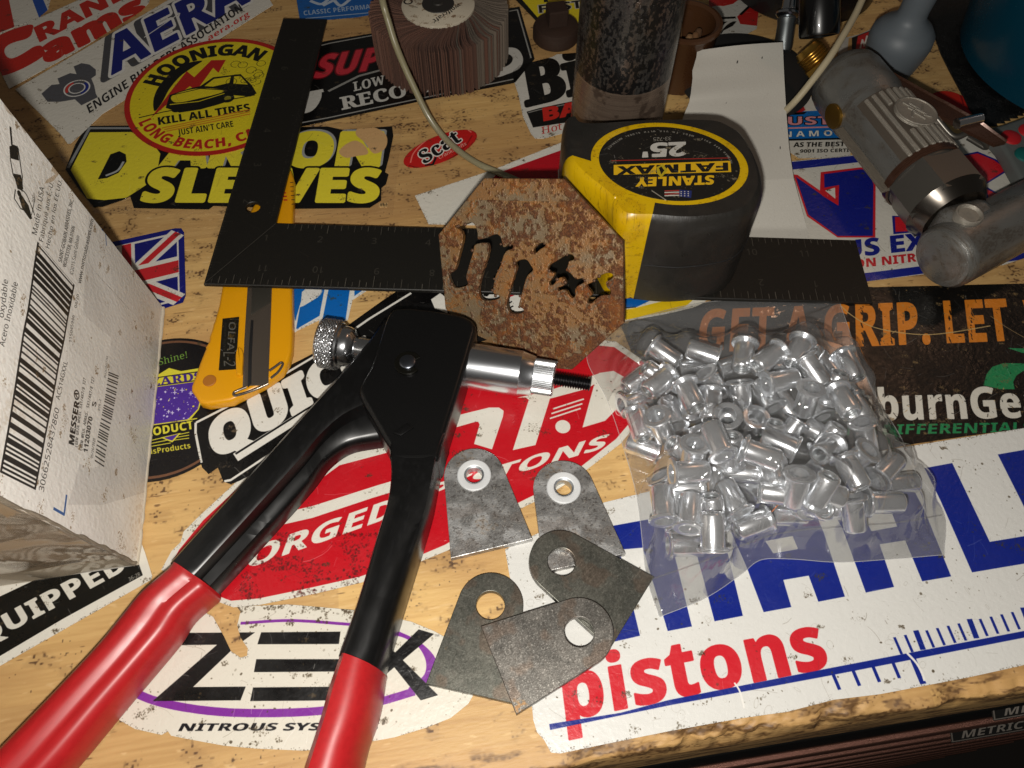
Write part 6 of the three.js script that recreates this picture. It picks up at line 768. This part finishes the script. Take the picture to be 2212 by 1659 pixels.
{ // the bent white card
  const P1 = [W('F', 315, 550, 27), W('F', 560, 500, 28.5), W('F', 900, 462, 30), W('F', 1150, 446, 29), W('F', 1245, 460, 27)], P0 = [W(3, 575, 1150, 9), W(3, 640, 1138, 9), W(3, 700, 1128, 9), W(3, 745, 1120, 9), W(3, 780, 1110, 9)], torn = pts('F', [315, 550, 300, 640, 258, 770, 264, 870, 236, 1050, 232, 1100, 180, 1210, 150, 1270, 130, 1330], 20);
  const K = 8, cvs = document.createElement('canvas'); cvs.width = cvs.height = 512; const c = cvs.getContext('2d'), r = rng(3); c.fillStyle = '#c6c2b8'; c.fillRect(0, 0, 512, 512); for (let i = 0; i < 2600; i++) { c.fillStyle = `rgba(${r() < 0.6 ? '226,223,214' : '150,142,128'},${0.08 + 0.2 * r()})`; c.fillRect(r() * 512, r() * 512, 1 + 4 * r(), 1 + 1.5 * r()); } c.fillStyle = '#1d1c1b'; for (const [x, y, s] of [[250, 60, 5], [390, 52, 4], [470, 300, 3], [200, 190, 2]]) { c.beginPath(); c.ellipse(x, y, s * 0.7, s, 0.4, 0, 7); c.fill(); }
  const tx = new THREE.CanvasTexture(cvs); tx.colorSpace = THREE.SRGBColorSpace; const cm = mat({ map: tx, roughness: 0.9, bumpMap: rep(fine, 2), bumpScale: 0.00006 });
  // upper leaf: rows from the top edge to the crease; its left edge is torn
  const top = new THREE.CatmullRomCurve3(P1), NR = 26, NC = 22, pos = [], uv = [], idx = [], Y = (v) => mix(28, 9, v), sheet = (f, fr) => { const p = [], u = [], ix = [], nr = NR, nc = NC; for (let j = 0; j <= nr; j++) for (let i = 0; i <= nc; i++) { const q = f(i / nc, j / nr); p.push(q.x, q.y, q.z); u.push(i / nc, fr(j / nr)); if (i < nc && j < nr) { const k = j * (nc + 1) + i; ix.push(k, k + nc + 1, k + 1, k + 1, k + nc + 1, k + nc + 2); } } const g = new THREE.BufferGeometry(); g.setAttribute('position', new THREE.Float32BufferAttribute(p, 3)); g.setAttribute('uv', new THREE.Float32BufferAttribute(u, 2)); g.setIndex(ix); g.computeVertexNormals(); return g; };
  const lx = [[315, 550], [300, 640], [258, 770], [264, 870], [240, 1040], [228, 1110], [180, 1225], [150, 1300], [130, 1500], [120, 1800], [110, 2010]], rx = [[1245, 460], [1252, 640], [1262, 860], [1274, 1060], [1288, 1280], [1312, 1600], [1364, 1942]];
  const pl = (a, v) => { const f = clamp(v * (a.length - 1), 0, a.length - 1.0001), i = Math.floor(f); return [mix(a[i][0], a[i + 1][0], f - i), mix(a[i][1], a[i + 1][1], f - i)]; };
  const upper = sheet((u, v) => { const [ax, ay] = pl(lx, v), [bx, by] = pl(rx, v), y = Y(v), sag = -2 * Math.sin(v * 3.14) * Math.sin(u * 3.14) + 0.8 * (1 - v) * Math.sin(u * 5); const jag = u < 0.02 ? 6 * (vnoise(v * 30, 2, 5) - 0.5) : 0; const bow = -14 * Math.sin(u * 3.14) * (1 - v); return W('F', mix(ax, bx, u) + jag, mix(ay, by, u) + bow, y + sag); }, (v) => 1 - v * 0.7);
  const lower = sheet((u, v) => { const a = [mix(110, 1364, u), mix(2010, 1942, u)], e = [mix(0, 1540, u), mix(2580, 2600, u)]; return W('F', mix(a[0], e[0], v), mix(a[1], e[1], v), mix(9, 0.8, Math.min(1, v * 1.2))); }, (v) => 0.3 - 0.3 * v);
  const t = thing('white_card', 'creased piece of torn white cardboard standing behind the tape measure', 'cardboard', W('F', 800, 1900, 1)); const thick = (g) => { const b = g.clone(); b.translate(0, -0.5, 0); return merge([g, b]); }; part('upper_leaf', thick(upper), cm, t); part('lower_leaf', thick(lower), cm, t);
}
// cables
solo('grey_cable', tube([at(818, -40, 62), at(828, 10, 58), at(838, 44, 52), at(852, 90, 44), at(872, 140, 34), at(895, 190, 24), at(925, 250, 12), at(955, 292, 5), at(990, 325, 2.4), at(1035, 355, 2.2), at(1075, 372, 2.2), at(1140, 400, 2.2)], 1.65, 120, 12), mat({ color: 0x8b8468, roughness: 0.6, roughnessMap: rep(smudge, 2) }), 'thin olive grey cable running from the sanding wheel to the rusty octagon', 'cable', at(925, 250, 12));
solo('cream_cable', tube([at(1880, -40, 48), at(1862, 0, 46), at(1846, 34, 44), at(1822, 76, 42), at(1792, 124, 38), at(1756, 172, 31), at(1722, 214, 23), at(1694, 242, 14), at(1668, 262, 8)], 1.75, 100, 12), mat({ color: 0xb3a688, roughness: 0.55 }), 'thin cream cable crossing in front of the black coupler and behind the card', 'cable', at(1756, 172, 31));
{ // black canister at the back with a chrome socket adaptor and a black hose coupler in front
  const c = W('F', 1640, 40, 6); c.y = 0; c.z -= 30; c.x -= 4; const t = thing('black_canister', 'black round canister at the back behind the chrome stud', 'canister', c); part('wall', stand(lathe([0.001, 0.3, 43, 0.3, 45, 2, 45, 90, 0.001, 90], 72), c), mat({ color: 0x050506, roughness: 0.5, clearcoat: 0.3 }), t);
}
{ const a = W('F', 1240, 560, 10), b = W('F', 1330, -60, 30), m = M.zinc, t = thing('socket_adaptor', 'slim chrome socket adaptor standing beside the black canister', 'socket adaptor', a); const L = a.distanceTo(b); part('shaft', aim(lathe([0.001, 0, 4.4, 0, 5, 2, 4.8, L * 0.46, 5.2, L * 0.56, 4.6, L * 0.6, 0.001, L * 0.6], 32), a, b), mat({ color: 0x8a8f90, metalness: 1, roughness: 0.4 }), t); part('collar', aim(lathe([4.2, L * 0.59, 5.6, L * 0.61, 6.4, L * 0.65, 6.2, L * 0.69, 4.4, L * 0.73, 3.8, L * 0.78, 3.6, L, 0.001, L], 32), a, b), m, t); }
// the grinder with its hose
{
  const R0 = W('G', 215, 820, 21), R1 = W('H', 1370, 870, 21), ex = R1.clone().sub(R0).setY(0).normalize(), ez = V3().crossVectors(ex, UP).normalize(), L = R0.distanceTo(R1);
  R0.y = R1.y = 21; const loc = (g) => frameAt(g, R0, ex, UP, ez), rot = (flat, n = 56) => { const g = lathe(flat, n); g.rotateZ(-Math.PI / 2); return loc(g); };
  const grim = dataTex(512, 512, (i, j) => { const f = fbm(i / 40, j / 40, 5, 7), g = vnoise(i / 2.5, j / 2.5, 3); let c = mix3([140, 139, 136], [132, 128, 122], sstep(0.4, 0.7, f)); return mix3(c, [70, 54, 42], 0.28 * sstep(0.6, 0.78, 0.75 * f + 0.3 * g)); }), body = mat({ color: 0xf0f0ee, map: rep(grim, 1, 2), metalness: 0.6, roughness: 0.62, roughnessMap: rep(smudge, 2), bumpMap: rep(fine, 8), bumpScale: 0.00004 }), worn = mat({ color: 0xa29b8f, metalness: 0.45, roughness: 0.7, roughnessMap: rep(smudge, 3), bumpMap: rep(grainBump, 2), bumpScale: 0.0002 }), rusty = mat({ color: 0x4b3226, metalness: 0.4, roughness: 0.55, roughnessMap: rep(smudge, 3) }), dark = mat({ color: 0x77736c, metalness: 0.8, roughness: 0.38 });
  const t = thing('angle_die_grinder', 'worn grey metal air die grinder with ribs, a lever and a round head', 'air tool', R0.clone().setY(0)), R = 18;
  part('housing', rot([0.001, -1, 10, -1, 15.5, 0.5, 17.6, 3.5, 18.4, 8, 18.4, L * 0.28, R - 0.6, L * 0.33, R - 1, L * 0.78, 0.001, L * 0.78].reduce((o, v, i, a) => (i % 2 ? o : (o.push(v, a[i + 1]), o)), [])), body, t);
  { const g = new THREE.CylinderGeometry(R - 0.35, R - 0.35, L * 0.43, 40, 1, true, -2.52, 1.9); g.rotateZ(-Math.PI / 2); g.rotateX(0); const c = g.clone(); c.translate(L * 0.565, 0, 0); const p = c.attributes.position; let top = 0; for (let i = 0; i < p.count; i++) top += p.getY(i); if (top < 0) c.rotateX(Math.PI); part('ribbed_panel', loc(c), mat({ color: 0x554c42, metalness: 0.3, roughness: 0.7, side: THREE.DoubleSide }), t); }
  // ribs over the top of the body, either side of a round badge
  for (let k = -4; k <= 4; k++) { const a = k * 0.2 - 0.1, rr = R - 0.6; for (const [x0, x1] of Math.abs(k) < 3 ? [[0.36, 0.46], [0.64, 0.77]] : [[0.36, 0.77]]) { const g = box((x1 - x0) * L, 2.6, 2.2, (x0 + x1) / 2 * L, rr + 0.2, 0, 0.6); g.rotateX(a); part('rib', loc(g), worn, t); } }
  { const g = new THREE.CylinderGeometry(9.6, 9.9, 1.6, 48), p = g.clone(); p.translate(0.55 * L, R + 0.1, 0); p.rotateX(-0.1); const bd = part('badge', loc(p), worn, t); const bar = (x, z, w, d, r) => { const q = box(w, 0.8, d, 0, 0, 0, 0.3); q.rotateY(r); q.translate(0.55 * L + x, R + 1.15, z); q.rotateX(-0.1); return loc(q); }; part('emblem', merge([bar(-4, 2, 6, 1, 0.5), bar(-3, -1, 6, 1, 0.5), bar(0, 1.5, 6.5, 1, 0.5), bar(1, -2, 6, 1, 0.6), bar(3.6, 0.5, 6.4, 1, 0.5), bar(2, 3.6, 5, 0.9, -0.6), bar(-1, -4, 5, 0.9, -0.6), bar(4.5, -3.4, 4, 0.9, 0.9)]), worn, bd); const ring = new THREE.TorusGeometry(9.6, 0.5, 8, 48); ring.rotateX(Math.PI / 2); ring.translate(0.55 * L, R + 0.9, 0); ring.rotateX(-0.1); part('badge_rim', loc(ring), worn, bd); }
  { const g = box(L * 0.46, 1.4, 7.5, L * 0.58, 0, R - 0.2, 0.5); g.rotateX(0.12); part('name_plate', loc(g), mat({ color: 0x8a8072, metalness: 0.5, roughness: 0.6, bumpMap: rep(grainBump, 2), bumpScale: 0.0005 }), t); }
  { const g = new THREE.CylinderGeometry(6.2, 6.2, 2.4, 32); g.rotateX(Math.PI / 2); g.translate(L * 0.27, -1, R - 0.2); part('exhaust_plug', loc(g), M.brass, t); }
  part('band', rot([R - 0.6, L * 0.76, R + 0.2, L * 0.765, R + 0.2, L * 0.8, R - 0.6, L * 0.805]), rusty, t);
  { const g = new THREE.CylinderGeometry(18.6, 18.6, L * 0.2, 6); const e = toCreasedNormals(g, 0.2); e.rotateZ(-Math.PI / 2); e.translate(L * 0.91, 0, 0); const cone = lathe([18.5, L * 0.99, 16.5, L * 1.03, 14.5, L * 1.06, 0.001, L * 1.06], 48); cone.rotateZ(-Math.PI / 2); part('hex_nut', loc(merge([e, lathe([15.8, L * 0.795, 17, L * 0.8, 17, L * 0.815, 16, L * 0.82], 40).rotateZ(-Math.PI / 2)])), dark, t); part('nose_ring', loc(cone), mat({ color: 0x6b655e, metalness: 1, roughness: 0.25 }), t); }
  // the round head across the front
  { const a = W('H', 1310, 1440, 17), b = W('H', 2330, 900, 17); a.y = b.y = 17; const e = b.clone().sub(a).normalize(); part('head', aim(lathe([0.001, -1, 10, -1, 13.2, 0.2, 14.6, 2.4, 14.8, 5, 14.8, 66, 0.001, 66], 72), a, b), body, t); const n0 = W('H', 1560, 1020, 24), g = lathe([0.001, 14, 7, 14, 8.5, 12, 9.5, 6, 11, 0, 0.001, 0], 40); g.rotateZ(-Math.PI / 2); part('neck', frameAt(box(20, 20, 26, 0, 0, 0, 6), R1.clone().addScaledVector(ex, 14), ex, UP, ez), body, t);
    const s = W('H', 1610, 960, 32); const sc = part('screw_boss', stand(lathe([0.001, 0.2, 1.5, 0.4, 4.2, 0.2, 5.2, 1.4, 5.8, 1.2, 6, 0, 6, -6], 32), s), worn, t); }
  // lever along the far side
  { const p = [W('G', 500, 700, 33), W('G', 900, 930, 35), W('G', 1300, 1150, 36), W('G', 1640, 1340, 36), W('G', 1960, 1560, 33)], side = V3().copy(ez).multiplyScalar(-1); const lv = part('lever', loft(densify(p.map((q, i) => [q.clone().addScaledVector(ez, i === 4 ? 3 : 6.5), q.clone().addScaledVector(ez, i === 4 ? -3 : -4), q.y - 1.6, q.y]), 6), [[-1, 0], [-1, 1], [0.86, 1], [1, 1.6], [1, 0]]), rusty, t); part('lever_tab', slab(smoothPts(pts('G', [440, 640, 560, 620, 800, 790, 760, 815, 620, 830, 540, 810], 36)), 33.5, 36, 0.6), dark, lv);
    const pv = W('G', 1600, 1320, 37); part('lever_pin', aim(lathe([0.001, 0, 2.4, 0, 2.4, 13, 0.001, 13], 20), pv.clone().addScaledVector(ez, 6), pv.clone().addScaledVector(ez, -8)), M.chrome, lv); part('lever_latch', tube([W('G', 1250, 1280, 34), W('G', 1460, 1490, 30), W('G', 1640, 1420, 32)], 1.5, 30, 8), dark, lv); part('lever_end', tube([W('G', 1700, 1440, 34), W('G', 1800, 1610, 26), W('G', 1600, 1500, 28)], 1.2, 30, 8), dark, lv); }
  // brass inlet
  const A = W('G', 60, 800, 24), Bq = W('F', 1500, 520, 32), hd = Bq.clone().sub(A).normalize(), Lb = A.distanceTo(Bq);
  { const g = new THREE.CylinderGeometry(8.6, 8.6, Lb * 0.42, 6), k = toCreasedNormals(g, 0.2); k.translate(0, Lb * 0.2, 0); part('inlet_hex', aim(k, A, Bq), M.brass, t); const p = [6.6, Lb * 0.4]; for (let i = 0; i < 5; i++) p.push(6.8, Lb * (0.42 + i * 0.09), 7.6, Lb * (0.45 + i * 0.09), 6.8, Lb * (0.49 + i * 0.09)); p.push(6, Lb, 0.001, Lb); part('inlet_thread', aim(lathe(p, 40), A, Bq), M.brass, t); }
  const C = W('F', 1640, 400, 34), D = W('F', 1650, -160, 52), h = thing('hose_coupler', 'glossy black hose coupler above the brass inlet', 'coupler', C); part('sleeve', aim(lathe([0.001, 1.5, 7.5, 1.5, 8, 0, 9.6, 0.2, 10, 1.5, 10, 26, 9, 28, 8.4, 30, 8.4, 60, 0.001, 60], 48), C, D), mat({ color: 0x060607, roughness: 0.3, clearcoat: 0.5 }), h); part('ring', aim(lathe([8.6, 40, 9.4, 40.5, 9.4, 44, 8.6, 44.5], 40), C, D), mat({ color: 0x30343a, metalness: 1, roughness: 0.3 }), h);
}
{ // white squeeze bottle
  const c = V3(211, 0, -377), t = thing('squeeze_bottle', 'frosted white plastic squeeze bottle with a narrow neck at the back right', 'bottle', c);
  part('shell', stand(lathe([0.001, 0.5, 11.5, 0.5, 13, 1.6, 14.2, 6, 16, 14, 16.8, 20, 16.2, 25, 13, 29, 9, 32, 7.6, 34.5, 7.4, 38, 7.8, 44, 8.2, 60, 7, 61, 0.001, 61], 64), c), mat({ color: 0x6f777d, roughness: 0.5, transmission: 0.25, thickness: 0 }), t);
}
{ // teal bucket and the black bag under it
  const c = V3(322, 0, -384), t = thing('teal_bucket', 'dark teal plastic bucket at the far right corner', 'bucket', c); part('wall', stand(lathe([0.001, 3, 62, 3, 66, 5, 82, 100, 84, 101, 84, 96, 80, 96, 64, 8, 0.001, 8], 96), c), mat({ color: 0x053b4e, roughness: 0.5, roughnessMap: rep(smudge, 2) }), t);
  const o = pts('G', [1020, -80, 1150, 270, 1240, 430, 1300, 600, 1380, 760, 1470, 930, 1540, 1060, 1610, 1210, 1700, 1300, 1830, 1380, 2010, 1310, 2230, 1220, 2600, 1100, 2700, 300, 2300, -200, 1500, -300]), b = boundsOf(o), g = slab(o, 0.3, 1.0), pos = [], N = 70, idx = [], uvs = [];
  const inside = (x, z) => { let k = false; for (let i = 0, j = o.length - 1; i < o.length; j = i++) if ((o[i].z > z) !== (o[j].z > z) && x < (o[j].x - o[i].x) * (z - o[i].z) / (o[j].z - o[i].z) + o[i].x) k = !k; return k; };
  const ed = (x, z) => { let m = 1e9; for (let i = 0, j = o.length - 1; i < o.length; j = i++) { const d = V2(o[i].x - o[j].x, o[i].z - o[j].z), k = clamp(((x - o[j].x) * d.x + (z - o[j].z) * d.y) / d.lengthSq()); m = Math.min(m, Math.hypot(x - o[j].x - d.x * k, z - o[j].z - d.y * k)); } return m; };
  for (let j = 0; j <= N; j++) for (let i = 0; i <= N; i++) { const x = mix(b.x0, b.x1, i / N), z = mix(b.z0, b.z1, j / N), k = inside(x, z) ? sstep(0, 14, ed(x, z)) : 0; pos.push(x, k ? 1.1 + k * (2.2 * fbm(x / 13, z / 13, 3, 6) + 2.6 * Math.abs(fbm(x / 9 + z / 30, z / 22, 3, 16) - 0.5)) : 0.35, z); uvs.push(x / 60, z / 60); if (i < N && j < N && inside(x, z)) { const q = j * (N + 1) + i; idx.push(q, q + N + 1, q + 1, q + 1, q + N + 1, q + N + 2); } }
  const f = new THREE.BufferGeometry(); f.setAttribute('position', new THREE.Float32BufferAttribute(pos, 3)); f.setAttribute('uv', new THREE.Float32BufferAttribute(uvs, 2)); f.setIndex(idx); f.computeVertexNormals();
  solo('black_plastic_sheet', merge([f.toNonIndexed(), g]), mat({ color: 0x0d0c0b, roughness: 0.42, bumpMap: rep(grainBump, 2), bumpScale: 0.0012 }), 'crumpled black plastic sheet under the teal bucket', 'plastic sheet', W('G', 1500, 700, 0));
}
{ // grey pad with coloured buttons
  const Y = 9, o = pts('G', [1840, 1400, 1990, 1345, 2240, 1255, 2560, 1150, 2700, 1900, 2330, 2180, 2230, 2010, 2150, 1880, 2050, 1700, 1960, 1560], Y), t = thing('button_pad', 'grey plastic pad with round red and green buttons at the right edge', 'remote control', W('G', 2200, 1550, 0));
  part('case', slab(smoothPts(o, 3), 0.6, Y, 2, [], 3), mat({ color: 0x5e625f, roughness: 0.6, bumpMap: rep(fine, 4), bumpScale: 0.0001 }), t);
  for (const [x, y, k, n] of [[2068, 1500, 0xb3191f, 5.2], [2262, 1430, 0xb3191f, 5.2], [2225, 1690, 0x0d5a55, 5.4]]) part('button', stand(lathe([0.001, 1.9, n * 0.6, 1.6, n * 0.92, 0.9, n, -0.4], 36), W('G', x, y, Y)), mat({ color: k, roughness: 0.5 }), t);
}
// ---------------------------------------------------------------- the two lamps outside the picture
{ const t = thing('phone_flash_lamp', 'small bright phone flash just below the camera', 'flash', FLASH.clone()); part('flash_glow', stand(new THREE.SphereGeometry(3.2, 16, 12), FLASH), mat({ color: 0xffffff, emissive: 0xfff4e4, emissiveIntensity: 3 }), t); }
{ const t = thing('workshop_lamp', 'warm workshop lamp hanging high behind the bench', 'lamp', LAMP_AT.clone()); part('lamp_bulb', stand(new THREE.SphereGeometry(36, 24, 16), LAMP_AT), mat({ color: 0xffffff, emissive: 0xffb98a, emissiveIntensity: 4 }), t); part('lamp_shade', stand(lathe([45, 60, 130, -30, 128, -30, 42, 58], 48), LAMP_AT), mat({ color: 0x2c3a33, roughness: 0.5, side: THREE.DoubleSide }), t); }

renderer.render(scene, camera);
